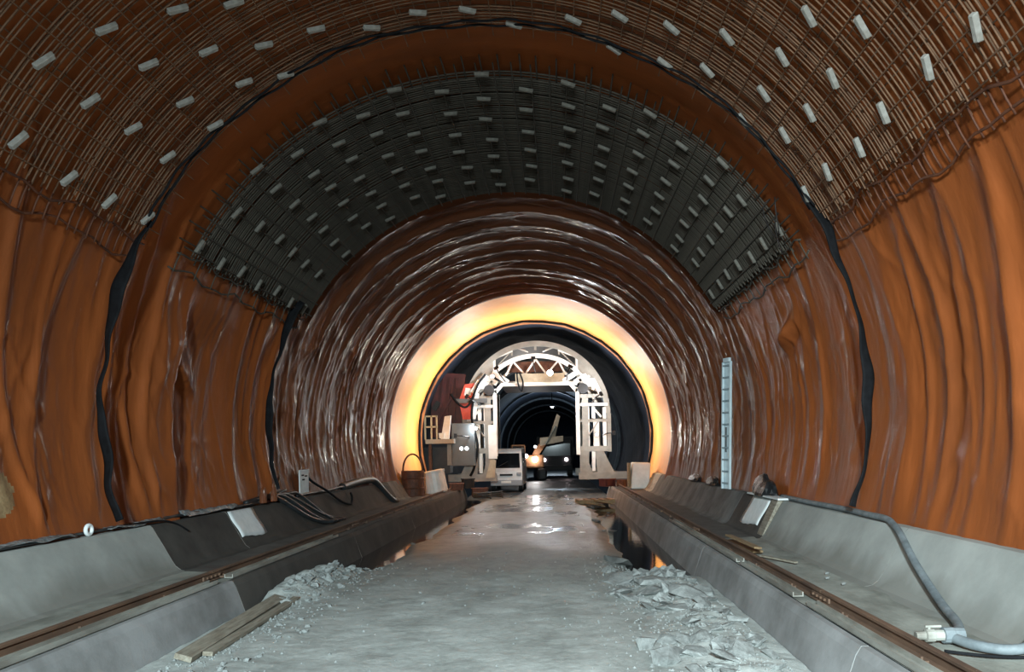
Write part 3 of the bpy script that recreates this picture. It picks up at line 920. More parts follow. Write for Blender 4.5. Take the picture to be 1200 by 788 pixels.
hb(MB().tube(path, 0.036, 10), 'hose_run', 'grey_hose', smooth=True)
path = smooth_path([(3.52, 5.34, 0.415), (3.58, 5.12, 0.41), (3.74, 5.0, 0.41), (3.9, 5.02, 0.45), (4.08, 5.15, 0.62), (4.22, 5.25, 0.85), (4.3, 5.2, 0.98), (4.34, 4.4, 0.99), (4.33, 3.0, 0.99)])
hb(MB().tube(path, 0.036, 10), 'hose_tail', 'grey_hose', smooth=True)
mb = MB().tube([(3.60, 5.33, 0.43), (3.54, 5.335, 0.43), (3.52, 5.335, 0.43), (3.46, 5.335, 0.43)], [0.052, 0.052, 0.056, 0.056], 12)
hb(mb, 'hose_clamp', 'grey_hose', smooth=False)
mb = MB().tube([(3.47, 5.335, 0.43), (3.40, 5.335, 0.43), (3.395, 5.335, 0.43), (3.34, 5.335, 0.43), (3.335, 5.335, 0.43), (3.27, 5.335, 0.43)], [0.038, 0.038, 0.046, 0.046, 0.030, 0.028], 12)
v = hb(mb, 'valve', 'channel', smooth=False)
mb = MB().box((3.39, 5.335, 0.495), (0.11, 0.025, 0.014)).cyl((3.365, 5.335, 0.46), (3.365, 5.335, 0.50), 0.011, 8)
hb(mb, 'valve_handle', 'channel')
tag(t, 'thick grey hose with a metal valve draped down the kerb', 'hose')
path = smooth_path([(3.35, 5.1, 0.382), (3.6, 4.95, 0.382), (3.85, 4.9, 0.39), (4.0, 4.7, 0.5)])
tag(MB().tube(path, 0.012, 6).build('thin_cable', 'black', smooth=True), 'thin black cable on the ledge below the hose loop', 'cable')

# ------------------------------------------------------------------ left kerb: cables, sheeting, plates
def kface(z):   # kerb face width at a height
    zz = [0.36, 0.42, 0.50, 0.66, 0.90, 0.94]
    ww = [3.86, 3.96, 4.01, 4.10, 4.24, 4.27]
    return float(np.interp(z, zz, ww))
def cable(pts, r, m, lab, name='cable', grp=None):
    o = MB().tube(smooth_path(pts), r, 8).build(name, m, smooth=True)
    tag(o, lab, 'cable', grp)
    return o
kt = 0.945
cable([(-4.36, 4.0, kt + .02), (-4.33, 6.0, kt + .02), (-4.29, 7.0, kt + .02), (-4.34, 8.2, kt + .02), (-4.30, 9.4, kt + .03)], 0.018, 'black_hose', 'black cable lying along the top of the pale kerb')
cable([(-4.31, 8.9, kt + .03), (-4.25, 9.7, kt + .03), (-4.20, 10.05, 0.91), (-4.13, 10.25, 0.79)], 0.012, 'black', 'stiff black wire end poking over the kerb joint')
cable([(-4.40, 9.5, kt + .02), (-4.33, 10.6, kt + .04), (-4.36, 11.6, kt + .02), (-4.29, 12.6, kt + .03), (-4.34, 13.4, kt + .05), (-4.36, 14.6, kt + .18)], 0.026, 'black_hose', 'black cable along the kerb top behind the white sheet')
cable([(-4.34, 12.8, kt + .04), (-4.30, 13.5, kt + .10), (-4.36, 14.2, kt + .33), (-4.40, 14.4, kt + .42)], 0.02, 'cream', 'tan cord looping up to the small white board')
for k, (y, dy, zl, r) in enumerate(((13.9, 1.3, 0.42, 0.045), (14.3, 1.2, 0.40, 0.035), (14.6, 1.5, 0.44, 0.028), (15.1, 0.9, 0.40, 0.03))):
    w = kface
    pts = [(-4.36, y - 1.2, kt + .05), (-4.30, y - 0.4, kt + .11), (-4.29, y, kt + .07), (-(w(0.78) - .05), y + 0.35 * dy, 0.78), (-(w(0.6) - .05), y + 0.65 * dy, 0.60), (-(w(zl) - .06), y + dy, zl + r), (-3.74, y + dy + 0.3, 0.385 + r)]
    cable(pts, r, 'black_hose', ['thickest black hose of the bundle slung over the dark kerb', 'black hose slung over the dark kerb next to the thickest one', 'thin black hose looping down the dark kerb in the bundle', 'black hose of the bundle farthest from the white sheet'][k])
cable([(-4.4, 15.8, 1.42), (-4.33, 16.1, 1.22), (-4.22, 16.8, 0.98), (-4.1, 17.4, 0.72), (-4.02, 17.9, 0.62), (-4.06, 18.2, 0.75), (-4.12, 18.3, 0.86)], 0.026, 'black', 'black lead hanging from the small white board')
cable([(-4.36, 18.4, kt + .05), (-4.33, 19.6, kt + .11), (-4.30, 20.8, kt + .13), (-4.24, 21.3, kt + .06), (-4.08, 21.8, 0.66), (-3.92, 22.1, 0.42), (-3.85, 22.25, 0.41)], 0.095, 'black_hose', 'fat black hose bent over the far end of the kerb')
cable([(-4.36, 15.2, kt + .03), (-4.31, 16.2, kt + .04), (-4.34, 17.2, kt + .03), (-4.32, 18.2, kt + .06), (-4.3, 18.8, kt + .02)], 0.03, 'black_hose', 'black cable along the dark kerb top beyond the small board')
# crumpled clear sheeting on the kerb top
def sheet(x0, x1, y0, y1, z, m, lab, name, amp=0.05, seed=0, cat='plastic sheet'):
    n1, n2 = 16, 40
    U, V = np.meshgrid(np.linspace(0, 1, n1), np.linspace(0, 1, n2), indexing='ij')
    Xg = x0 + (x1 - x0) * U + 0.03 * (vnoise(U * 3 + seed, V * 5) - 0.5)
    Yg = y0 + (y1 - y0) * V + 0.08 * (vnoise(U * 5 + seed + 4, V * 6) - 0.5)
    Z = z + amp * fbm(U * 3 + seed, V * 7, 3) + amp * 0.6 * np.sin(PI * U) * vnoise(V * 6 + seed, U)
    o = obj(name, grid_mesh(name, np.stack([Xg, Yg, Z], -1), [m]))
    md = o.modifiers.new('thick', 'SOLIDIFY'); md.thickness = 0.004
    tag(o, lab, cat)
sheet(-4.44, -4.27, 6.4, 8.1, kt - 0.01, 'plastic', 'crumpled grey plastic sheet on top of the pale kerb', 'plastic_sheet', 0.06, 3)
sheet(-4.44, -4.26, 8.7, 9.9, kt - 0.01, 'plastic', 'crumpled grey plastic sheet at the kerb joint', 'plastic_sheet', 0.06, 9)
sheet(-4.44, -4.26, 10.4, 12.2, kt - 0.01, 'plastic', 'crumpled grey plastic sheet on the dark kerb before the white sheet', 'plastic_sheet', 0.09, 14)
# small white coil of tape on the kerb
mb = MB()
pts = [(-4.30 + 0.0, 8.35 + 0.055 * math.cos(t_), kt + 0.055 + 0.05 * math.sin(t_)) for t_ in np.linspace(0, 2 * PI, 18)]
mb.tube(pts, 0.022, 8, caps=False)
tag(mb.build('tape_roll', 'plaster', smooth=True), 'small white roll of tape on the pale kerb', 'tape roll')
# white sheets stuck on the kerb faces
def kerb_plate(s, y0, y1, z0, z1, lab, name='white_sheet', notch=True):
    off = 0.012
    pts = []
    cols_ = np.linspace(0, 1, 9)
    P = np.zeros((9, 8, 3))
    for i, u in enumerate(cols_):
        zl = z0 + ((0.035 if u < 0.4 else 0.0) + 0.008 * math.sin(u * 14))
        for j, v_ in enumerate(np.linspace(0, 1, 8)):
            z = zl + (z1 - zl) * v_
            P[i, j] = (s * (kface(z) - off), y0 + (y1 - y0) * u + 0.02 * math.sin(v_ * 7), z)
    o = obj(name, grid_mesh(name, P, ['plaster']))
    md = o.modifiers.new('thick', 'SOLIDIFY'); md.thickness = 0.008
    tag(o, lab, 'sheet')
kerb_plate(-1, 11.72, 12.68, 0.50, 0.925, 'white sheet stuck on the dark kerb below the cables')
kerb_plate(1, 12.35, 13.45, 0.47, 0.925, 'white sheet stuck on the kerb beyond the end of the hose')
# concrete upstand beside the right sheet with a pale cap
tag(MB().prism([(4.0, 0.40), (3.93, 0.40), (4.19, 0.955), (4.45, 0.955), (4.45, 0.90)], 11.78, 12.1).build('formwork_stop', 'wood', bevel=0.006), 'narrow brown stop board standing at the kerb joint', 'stop board')
tag(MB().bb((4.16, 11.7, 0.945), (4.44, 13.6, 0.972)).build('cap_strip', 'plaster', bevel=0.004), 'pale cap strip lying on the kerb above the white sheet', 'cap strip')
# small white board with slots at the left wall
t = empty('white_board', (-4.34, 15.6, 0.95))
MB().box((0, 0, 0.28), (0.02, 0.56, 0.50)).build('board', 'plaster', t, bevel=0.01)
for dy, dz in ((-0.1, 0.42), (0.1, 0.40), (-0.06, 0.33)):
    MB().box((0.012, dy, dz), (0.008, 0.14, 0.03)).build('slot', 'black', t)
tag(t, 'small upright white board with dark slots on the kerb', 'board')

# tall pale ladder-like strip on the right kerb
t = empty('cable_ladder', (4.22, 15.55, 0.93))
t.rotation_euler = (0, 0.03, 0.35)
H = 2.58
for q in (-1, 1):
    MB().box((0, q * 0.135, H / 2), (0.05, 0.035, H)).build('side_rail', 'plate_pale', t, bevel=0.004)
MB().box((0.035, 0, H / 2), (0.008, 0.24, H)).build('web', 'plate_pale', t)
for k in range(11):
    z = 0.12 + k * (H - 0.2) / 10
    MB().box((-0.005, 0, z), (0.04, 0.24, 0.03)).build('rung', 'ladder_rung', t)
MB().box((-0.01, 0.0, 1.0), (0.02, 0.03, 0.5)).build('cable_tie', 'cab_grey', t)
MB().box((0, 0, H + 0.03), (0.06, 0.22, 0.09)).build('end_cap', 'plate_pale', t, bevel=0.01)
tag(t, 'tall pale cable ladder standing upright against the wrinkled sheet', 'cable ladder')

# black plastic heap on the right kerb
def blob(name, loc, sc, m, lab, cat, seed=0, sub=3):
    b = bmesh.new()
    bmesh.ops.create_icosphere(b, subdivisions=sub, radius=1)
    for v_ in b.verts:
        n_ = float(fbm(np.array(v_.co.x * 1.7 + 5 + seed), np.array(v_.co.y * 1.7 + v_.co.z * 1.3 + 9)))
        n2 = abs(math.sin(v_.co.x * 5 + v_.co.z * 7 + seed)) * 0.12
        v_.co *= 0.65 + 0.7 * n_ - n2
        if v_.co.z < -0.2:
            v_.co.z = -0.2
    me = bpy.data.meshes.new(name)
    b.to_mesh(me); b.free()
    me.materials.append(M[m])
    o = obj(name, me, loc=loc, scale=sc)
    tag(o, lab, cat)
    return o
blob('plastic_bag', (4.28, 12.9, 1.01), (0.16, 0.62, 0.30), 'bag', 'crumpled black plastic bag on the kerb near the cable ladder', 'bag', 2)
blob('plastic_scrap', (4.30, 17.2, 0.97), (0.12, 0.5, 0.16), 'bag', 'low black plastic scrap on the kerb beyond the cable ladder', 'plastic scrap', 5)
blob('plastic_scrap', (4.30, 19.6, 0.97), (0.12, 0.7, 0.16), 'bag', 'black plastic scrap on the kerb nearest the gantry', 'plastic scrap', 8)
for k, (y, z) in enumerate(((13.1, 1.12), (13.6, 1.12))):
    blob('plastic_knot', (-4.22, y, z - 0.1), (0.06, 0.06, 0.24), 'membrane_dusty', ['glossy twist of sheet at the wall foot, nearer the white sheet', 'glossy twist of sheet at the wall foot, nearer the black hoses'][k], 'plastic knot', 3 + k)

# ------------------------------------------------------------------ things around the end of the footings
def lathe(mb, prof, c, n=20):
    vs, fs = [], []
    for r_, z in prof:
        for k in range(n):
            th = 2 * PI * k / n
            vs.append((c[0] + r_ * math.cos(th), c[1] + r_ * math.sin(th), c[2] + z))
    for i in range(len(prof) - 1):
        for k in range(n):
            fs.append((i * n + k, i * n + (k + 1) % n, (i + 1) * n + (k + 1) % n, (i + 1) * n + k))
    fs.append(tuple(range(n - 1, -1, -1)))
    fs.append(tuple((len(prof) - 1) * n + k for k in range(n)))
    return mb.add(vs, fs)
t = empty('white_barrel', (-3.42, 27.0, 0.36))
t.rotation_euler = (0, -0.18, 0)
lathe(MB(), [(0.36, 0), (0.40, 0.05), (0.40, 0.75), (0.36, 0.80), (0.30, 0.82)], (0, 0, 0)).build('barrel_body', 'white', t, smooth=False)
lathe(MB(), [(0.412, 0.72), (0.42, 0.74), (0.42, 0.78), (0.41, 0.80)], (0, 0, 0)).build('barrel_rim', 'white', t)
tag(t, 'white barrel tilted on the ledge before the gantry platform', 'barrel')
t = empty('rusty_drum', (-4.0, 25.6, 0.30))
lathe(MB(), [(0.38, 0), (0.38, 0.30), (0.40, 0.32), (0.38, 0.34), (0.38, 0.62), (0.40, 0.64), (0.38, 0.66), (0.38, 0.9)], (0, 0, 0)).build('drum_body', 'rust', t)
mb = MB().tube([(0.36 * math.cos(q) * 0.9, 0, 0.9 + 0.55 * math.sin(q)) for q in np.linspace(0, PI, 16)], 0.03, 6)
mb.build('hoop_handle', 'rust', t, smooth=True)
tag(t, 'rusty brown drum with a hoop at the end of the dark kerb', 'drum')
t = empty('white_tank', (3.72, 27.6, 0.36))
MB().prism([(-0.30, 0), (0.35, 0), (0.42, 0.92), (-0.22, 0.95)], -0.35, 0.35).build('tank_body', 'white', t, bevel=0.04)
MB().box((-0.33, 0, 0.5), (0.08, 0.5, 0.85)).build('strap_board', 'wood_tan', t)
tag(t, 'white plastic tank at the end of the kerb beside the lit sheet', 'tank')
# wooden pallet
t = empty('wooden_pallet', (2.05, 25.6, 0.0), 0.15)
for k in range(5):
    MB().box((-0.52 + 0.26 * k, 0, 0.13), (0.14, 0.9, 0.025)).build('slat', 'wood_tan', t)
for k in range(3):
    MB().box((0, -0.38 + 0.38 * k, 0.06), (1.2, 0.09, 0.10)).build('bearer', 'wood_tan', t)
tag(t, 'wooden pallet on the road before the gantry foot', 'pallet')
for k, (x, y, sx) in enumerate(((2.55, 24.2, 0.5), (2.2, 23.4, 0.4))):
    board((x, y, 0.06), (x - 0.5, y + 0.8, 0.10), 0.16, 0.03, 'wood_tan', ['tan plank dropped in the mud nearest the wooden pallet', 'tan plank in the mud a little before the other one'][k], 0.3)
# muddy clutter under the gantry platform
for k, (x, y, z, sx, sy, sz, m) in enumerate(((-3.0, 29.0, 0.36, 0.5, 0.4, 0.22, 'rust'), (-2.2, 29.8, 0.05, 0.6, 0.35, 0.30, 'rust'), (-2.7, 30.2, 0.36, 0.45, 0.3, 0.35, 'dark_steel'), (2.75, 29.8, 0.36, 0.5, 0.4, 0.26, 'dark_red'), (3.3, 29.4, 0.36, 0.3, 0.3, 0.22, 'rust'))):
    t = empty('steel_crate', (x, y, z), 0.2 * k)
    MB().bb((-sx / 2, -sy / 2, 0), (sx / 2, sy / 2, sz)).build('crate_body', m, t, bevel=0.01)
    MB().bb((-sx / 2 - 0.02, -sy / 2 - 0.02, sz), (sx / 2 + 0.02, sy / 2 + 0.02, sz + 0.04)).build('crate_lid', m, t)
    for q in (-1, 1):
        MB().bb((q * sx / 3 - 0.02, -sy / 2 - 0.03, 0), (q * sx / 3 + 0.02, -sy / 2, sz)).build('crate_rib', m, t)
    tag(t, ['low rusty crate on the ledge beside the white barrel', 'rusty crate on the road under the gantry platform', 'dark steel crate on the ledge under the control cabinet', 'dark red crate on the ledge under the gantry foot', 'small rusty crate on the ledge beside the white tank'][k], 'crate')
# rolls of cable lying in front of the gantry
for k, (x, y) in enumerate(((-2.0, 28.6), (-1.6, 29.2))):
    mb = MB()
    pts = [(x + (0.32 + 0.02 * math.sin(q * 3)) * math.cos(q), y + 0.3 * math.sin(q), 0.05 + 0.012 * q) for q in np.linspace(0, 6 * PI, 60)]
    mb.tube(pts, 0.03, 6)
    tag(mb.build('cable_coil', 'black_hose', smooth=True), ['black cable coil on the road before the gantry, nearer the barrel', 'black cable coil on the road before the gantry, nearer the van'][k], 'cable coil')

# ------------------------------------------------------------------ formwork gantry
GY = 32.0
def gx(px):
    return (px - 629) / 28.125
def gz(py):
    return (529 - py) / 28.125 + CAMZ
g = empty('formwork_gantry', (0, GY, 0))
tag(g, 'white and grey arched formwork gantry standing on the rails', 'gantry')
CZ = 3.30
def gp(mb, name, m, smooth=False, bevel=0.0, parent=None):
    return mb.build(name, m, parent or g, smooth, bevel)
GL = 6.0
# outer ring, front and back, and the skin between
for y in (0.0, GL - 0.2):
    gp(MB().arcplate(CZ, 2.86, 3.08, 0, 180, y, y + 0.16, 56), 'end_ring', 'grey_paint')
gp(MB().arcplate(CZ, 3.02, 3.06, -4, 184, 0.16, GL - 0.2, 56), 'formwork_skin', 'dark_steel', smooth=False)  # painted dark so the space behind the crown truss reads as shade
# broad haunch plates
for q in (-1, 1):
    poly = []
    for t_ in np.linspace(math.radians(18), math.radians(55), 14):
        poly.append((q * 2.90 * math.cos(t_), CZ + 2.90 * math.sin(t_)))
    poly += [(q * 1.66, CZ + 1.70), (q * 1.80, CZ + 1.25), (q * 2.35, CZ + 0.95)]
    h = gp(MB().prism(poly, 0.05, 0.11), 'haunch_plate', 'grey_paint')
    MB().cyl((q * 2.2, 0.05, CZ + 1.55), (q * 2.2, 0.0, CZ + 1.55), 0.06, 10).build('bolt', 'white', h)
    MB().cyl((q * 1.95, 0.05, CZ + 1.05), (q * 1.95, -0.12, CZ + 1.05), 0.22, 16).build('winch_drum', 'dark_steel', h)
# crown truss
gp(MB().arcplate(3.15, 2.52, 2.70, 49, 131, -0.02, 0.14, 40), 'truss_arc', 'white')
gp(MB().arcplate(CZ + 0.30, 1.86, 1.96, 45, 135, 0.4, 0.5, 40), 'truss_arc', 'white')
for q in (-1, 1):
    gp(MB().bar((q * 1.72, 0.06, CZ + 1.62), (q * 1.72, 0.06, CZ + 2.36), 0.09, 0.09), 'truss_post', 'white')
    gp(MB().bar((q * 1.60, 0.05, CZ + 2.43), (q * 0.95, 0.05, CZ + 2.68), 0.08, 0.08), 'truss_chord', 'white')
    gp(MB().bar((q * 1.66, 0.05, CZ + 1.98), (q * 1.05, 0.05, CZ + 2.62), 0.05, 0.05), 'truss_diagonal', 'grey_paint')
    gp(MB().bar((q * 0.98, 0.05, CZ + 2.48), (q * 0.98, 0.05, CZ + 2.86), 0.07, 0.07), 'truss_post', 'grey_paint')
    gp(MB().bar((q * 0.94, 0.05, CZ + 2.82), (q * 0.42, 0.05, CZ + 2.70), 0.05, 0.05), 'truss_diagonal', 'grey_paint')
    gp(MB().bar((q * 0.92, 0.05, CZ + 2.84), (q * 0.30, 0.05, CZ + 2.62), 0.04, 0.04), 'truss_diagonal', 'white')
gp(MB().bar((0, 0.05, CZ + 2.70), (0, 0.05, CZ + 2.88), 0.10, 0.06), 'truss_post', 'grey_paint')
zz = [(-1.25, 4.95), (-0.95, 5.55), (-0.45, 4.98), (0.0, 5.62), (0.45, 4.98), (0.95, 5.55), (1.25, 4.95)]
for p, q in zip(zz[:-1], zz[1:]):
    gp(MB().bar((p[0], 0.12, p[1]), (q[0], 0.12, q[1]), 0.07, 0.07), 'truss_diagonal', 'white')
gp(MB().bb((-1.2, 0.3, 5.1), (1.2, 0.36, 5.55)), 'rust_panel', 'rust')
# lintel over the portal, deck behind
gp(MB().bb((-1.45, -0.06, 4.50), (1.72, 0.12, 4.64)), 'lintel', 'white')
gp(MB().bb((-0.85, 0.02, 4.64), (1.2, 0.10, 5.02)), 'lintel_panel', 'cream')
gp(MB().bb((-1.6, 0.15, 4.66), (1.7, GL - 0.3, 4.72)), 'deck_plate', 'grey_paint')
for q in (-1, 1):
    gp(MB().bar((q * 1.40, 0.03, 4.58), (q * 1.70, 0.03, 4.24), 0.14, 0.16), 'knee_brace', 'white')
    gp(MB().bar((q * 1.15, 0.03, 4.66), (q * 1.80, 0.03, 5.10), 0.20, 0.14), 'corner_strut', 'white')
    gp(MB().bar((q * 1.62, 0.03, 4.62), (q * 2.12, 0.03, 4.90), 0.20, 0.14), 'corner_strut', 'white')
    gp(MB().bar((q * 1.75, 0.03, 5.05), (q * 2.3, 0.03, 4.62), 0.10, 0.10), 'corner_strut', 'white')
def leg_side(q):
    # inner white post
    gp(MB().bb((q * 1.64, -0.05, 1.60), (q * 1.80, 0.11, 4.40)), 'inner_post', 'white')
    # grey column
    gp(MB().bb((q * 1.90, -0.02, 0.9), (q * 2.16, 0.2, 4.0)), 'grey_column', 'grey_paint')
    # white panel at the shoulder
    gp(MB().prism([(q * 1.86, 4.76), (q * 2.52, 4.78), (q * 2.78, 4.10), (q * 2.62, 4.05), (q * 2.45, 4.42), (q * 1.98, 4.40)], 0.02, 0.08), 'shoulder_panel', 'white')
    gp(MB().bar((q * 1.82, 0.0, 4.75), (q * 2.5, 0.0, 3.75), 0.10, 0.08), 'shoulder_brace', 'grey_paint')
    for z, w in ((3.96, 0.16), (3.62, 0.12), (2.95, 0.12), (1.72, 0.22)):
        gp(MB().bb((q * 1.82, -0.03, z), (q * 2.98, 0.15, z + w)), 'cross_beam', 'grey_paint' if z != 3.62 else 'white')
    for x0, x1, z0, z1 in ((2.02, 2.20, 1.85, 3.6), (2.36, 2.60, 1.85, 3.0), (2.76, 2.90, 1.85, 3.55), (2.30, 2.44, 3.1, 3.6)):
        gp(MB().bb((q * x0, -0.01, z0), (q * x1, 0.1, z1)), 'white_post', 'white')
    gp(MB().bar((q * 2.1, -0.03, 2.3), (q * 2.55, -0.03, 2.95), 0.05, 0.05), 'thin_brace', 'grey_paint')
    gp(MB().bar((q * 2.35, -0.03, 3.55), (q * 2.70, -0.03, 3.15), 0.08, 0.05), 'thin_brace', 'white')
    gp(MB().bb((q * 2.93, 0, 1.70), (q * 3.10, 0.2, CZ)), 'outer_post', 'grey_paint')
    # feet and base beam
    for x0, x1, b0, b1 in ((1.80, 2.02, 1.78, 2.28), (2.42, 2.78, 2.50, 3.20)):
        gp(MB().prism([(q * x0, 1.72), (q * x1, 1.72), (q * b1, 0.85), (q * b0, 0.85)], 0, 0.16), 'foot_gusset', 'grey_paint')
    gp(MB().bb((q * 2.28, -0.02, 0.9), (q * 2.42, 0.1, 1.72)), 'white_post', 'white')
    gp(MB().bb((q * 1.72, -0.05, 0.56), (q * 3.72, 0.35, 0.86)), 'base_beam', 'grey_paint')
    gp(MB().bb((q * 2.9, 0.0, 0.62), (q * 3.42, GL, 0.86)), 'sill_beam', 'grey_paint')
    for y in (0.5, GL - 0.6):
        wroot = gp(MB().bb((q * 3.05, y - 0.35, 0.52), (q * 3.29, y + 0.35, 0.68)), 'bogie', 'dark_red')
        for dy in (-0.2, 0.2):
            MB().cyl((q * 3.10, y + dy, 0.585), (q * 3.24, y + dy, 0.585), 0.12, 16).build('wheel', 'dark_red', wroot)
    # rear frame legs
    gp(MB().bb((q * 1.95, GL - 0.3, 0.8), (q * 2.2, GL - 0.1, 4.6)), 'rear_column', 'grey_paint')
    gp(MB().bb((q * 2.8, GL - 0.3, 0.8), (q * 3.0, GL - 0.1, CZ)), 'rear_column', 'grey_paint')
    gp(MB().bb((q * 1.72, GL - 0.3, 0.56), (q * 3.42, GL - 0.02, 0.9)), 'base_beam', 'grey_paint')
leg_side(-1)
leg_side(1)
# thick hanging panel at the left leg
gp(MB().bb((-2.02, -0.12, 1.48), (-1.66, -0.02, 2.9)), 'white_panel', 'white', bevel=0.02)
gp(MB().prism([(-1.95, 1.44), (-1.72, 1.44), (-1.78, 0.70), (-2.15, 0.70)], -0.1, 0.1), 'foot_gusset', 'cream')
# banner, side strut, black hose
b = gp(MB().prism([(gx(543), gz(490)), (gx(552), gz(490)), (gx(558), gz(448)), (gx(546), gz(449)), (gx(539), gz(468))], -0.16, -0.13), 'banner', 'red')
MB().prism([(gx(545), gz(462)), (gx(553), gz(462)), (gx(554), gz(454)), (gx(547), gz(453))], -0.165, -0.16).build('banner_field', 'white', b)
MB().prism([(gx(552), gz(490)), (gx(558), gz(490)), (gx(563), gz(460)), (gx(558), gz(460))], -0.165, -0.15).build('banner_field', 'white', b)
gp(MB().bar((gx(556), -0.22, gz(460)), (gx(565), -0.22, gz(446)), 0.28, 0.05), 'white_strut', 'white')
gp(MB().bb((gx(536), -0.25, gz(471)), (gx(572), -0.15, gz(466))), 'side_arm', 'cab_grey')
gp(MB().tube(smooth_path([(gx(530), -0.3, gz(460)), (gx(537), -0.3, gz(470)), (gx(546), -0.3, gz(476)), (gx(553), -0.3, gz(470)), (gx(562), -0.3, gz(450)), (gx(571), -0.3, gz(438))]), 0.045, 8), 'black_hose', 'black', smooth=True)
gp(MB().tube(smooth_path([(gx(556), -0.3, gz(468)), (gx(554), -0.3, gz(490)), (gx(560), -0.3, gz(520)), (gx(556), -0.3, gz(545)), (gx(551), -0.3, gz(556))]), 0.05, 8), 'black_hose', 'black', smooth=True)
gp(MB().tube(smooth_path([(gx(607), -0.1, gz(436)), (gx(608), -0.1, gz(448)), (gx(612), -0.1, gz(458)), (gx(614), -0.1, gz(448)), (gx(610), -0.1, gz(436))]), 0.035, 6), 'hanging_cable', 'black', smooth=True)
# control cabinet
c = gp(MB().bb((gx(532), -0.75, gz(544)), (gx(558), -0.3, gz(495))), 'control_cabinet', 'cab_grey', bevel=0.02)
for px in (543, 549):
    MB().cyl((gx(px), -0.75, gz(524)), (gx(px), -0.78, gz(524)), 0.07, 12).build('indicator_lamp', 'lamp_small', c)
MB().bb((gx(534), -0.765, gz(542)), (gx(556), -0.75, gz(497))).build('cabinet_door', 'cab_grey', c)
gp(MB().bb((gx(526), -0.6, gz(543)), (gx(531), -0.5, gz(518))), 'cabinet_bracket', 'grey_paint')
# side platform with railing, posts, dark box and red folded panel
gp(MB().bb((gx(504), -1.2, gz(518)), (gx(536), 0.3, gz(513))), 'platform_deck', 'grey_paint')
for px in (504, 511, 517):
    gp(MB().bb((gx(px) - 0.03, -1.2, gz(513)), (gx(px) + 0.03, -1.14, gz(486))), 'railing_post', 'cream')
for py in (487, 499):
    gp(MB().bb((gx(504), -1.2, gz(py) - 0.03), (gx(518), -1.14, gz(py) + 0.03)), 'railing_bar', 'cream')
gp(MB().prism([(gx(520), gz(514)), (gx(525), gz(487)), (gx(532), gz(486)), (gx(529), gz(514))], -0.9, -0.7), 'white_box', 'white')
gp(MB().prism([(gx(519), gz(512)), (gx(524), gz(512)), (gx(525), gz(506)), (gx(518), gz(506))], -1.0, -0.8), 'white_box', 'white')
gp(MB().bb((gx(506), -0.9, gz(556)), (gx(509), -0.7, gz(518))), 'platform_post', 'rust')
gp(MB().bb((gx(497), -0.3, gz(552)), (gx(528), 0.5, gz(522))), 'tool_box', 'dark_steel')
p = gp(MB().prism([(gx(503), gz(510)), (gx(538), gz(510)), (gx(546), gz(436)), (gx(518), gz(434)), (gx(505), gz(470))], 0.25, 0.40), 'folded_panel', 'dark_red')
for k in range(3):
    MB().bar((gx(512 + 9 * k), 0.22, gz(505)), (gx(520 + 8 * k), 0.22, gz(440)), 0.06, 0.06).build('panel_rib', 'dark_red', p)
gp(MB().bar((gx(508), 0.2, gz(478)), (gx(514), 0.2, gz(468)), 0.2, 0.1), 'hinge', 'dark_steel')
gp(MB().bar((gx(508), 0.15, gz(500)), (gx(530), 0.15, gz(462)), 0.08, 0.06), 'panel_strut', 'dark_red')

# ------------------------------------------------------------------ floodlights clamped to the gantry front
def flood(loc, target, power, col, size, lab):
    t = empty('floodlight', loc)
    d_ = (Vector(target) - Vector(loc)).normalized()
    t.rotation_mode = 'QUATERNION'
    t.rotation_quaternion = d_.to_track_quat('-Z', 'Y')
    MB().bb((-size / 2 - 0.02, -size / 2 - 0.02, 0.02), (size / 2 + 0.02, size / 2 + 0.02, 0.09)).build('housing', 'dark_steel', t)
    MB().bb((-size / 2, -size / 2, 0.010), (size / 2, size / 2, 0.025)).build('lens', 'lamp_small', t)
    for q in (-1, 1):
        MB().bb((q * (size / 2 + 0.01), -size / 2 - 0.02, -0.02), (q * (size / 2 + 0.02), size / 2 + 0.02, 0.03)).build('hood', 'dark_steel', t)
        MB().bb((-size / 2 - 0.02, q * (size / 2 + 0.01), -0.02), (size / 2 + 0.02, q * (size / 2 + 0.02), 0.03)).build('hood', 'dark_steel', t)
    MB().bar((0, 0, 0.08), (0, 0, 0.30), 0.04, 0.04).build('bracket', 'dark_steel', t)
    inv = t.rotation_quaternion.inverted()
    MB().bar((0, 0, 0.28), inv @ Vector((0, GY - loc[1], 0)) + Vector((0, 0, 0.28)), 0.04, 0.04, up=(1, 0.2, 0.3)).build('arm', 'dark_steel', t)
    tag(t, lab, 'floodlight', 'floodlights on the gantry')
    light('floodlight_beam', 'AREA', (0, 0, -0.02), power, col, parent=t, shape='SQUARE', size=size, spread=math.radians(175))
    return t
def bulb(loc, power, col, rad, lab):
    t = empty('bulb_lamp', loc)
    b_ = bmesh.new()
    bmesh.ops.create_uvsphere(b_, u_segments=12, v_segments=8, radius=rad)
    me = bpy.data.meshes.new('globe')
    b_.to_mesh(me); b_.free()
    me.materials.append(M['lamp'])
    obj('globe', me, t).visible_shadow = True
    MB().cyl((0, rad * 0.8, 0), (0, rad + 0.16, 0), rad * 0.5, 10).build('socket', 'dark_steel', t)
    tag(t, lab, 'lamp', 'bulb lamps on the gantry')
    light('bulb_light', 'POINT', (0, -rad - 0.06, 0), power, col, parent=t, shadow_soft_size=0.05)
WARM = (1.0, 0.90, 0.70)
FY = GY - 3.3
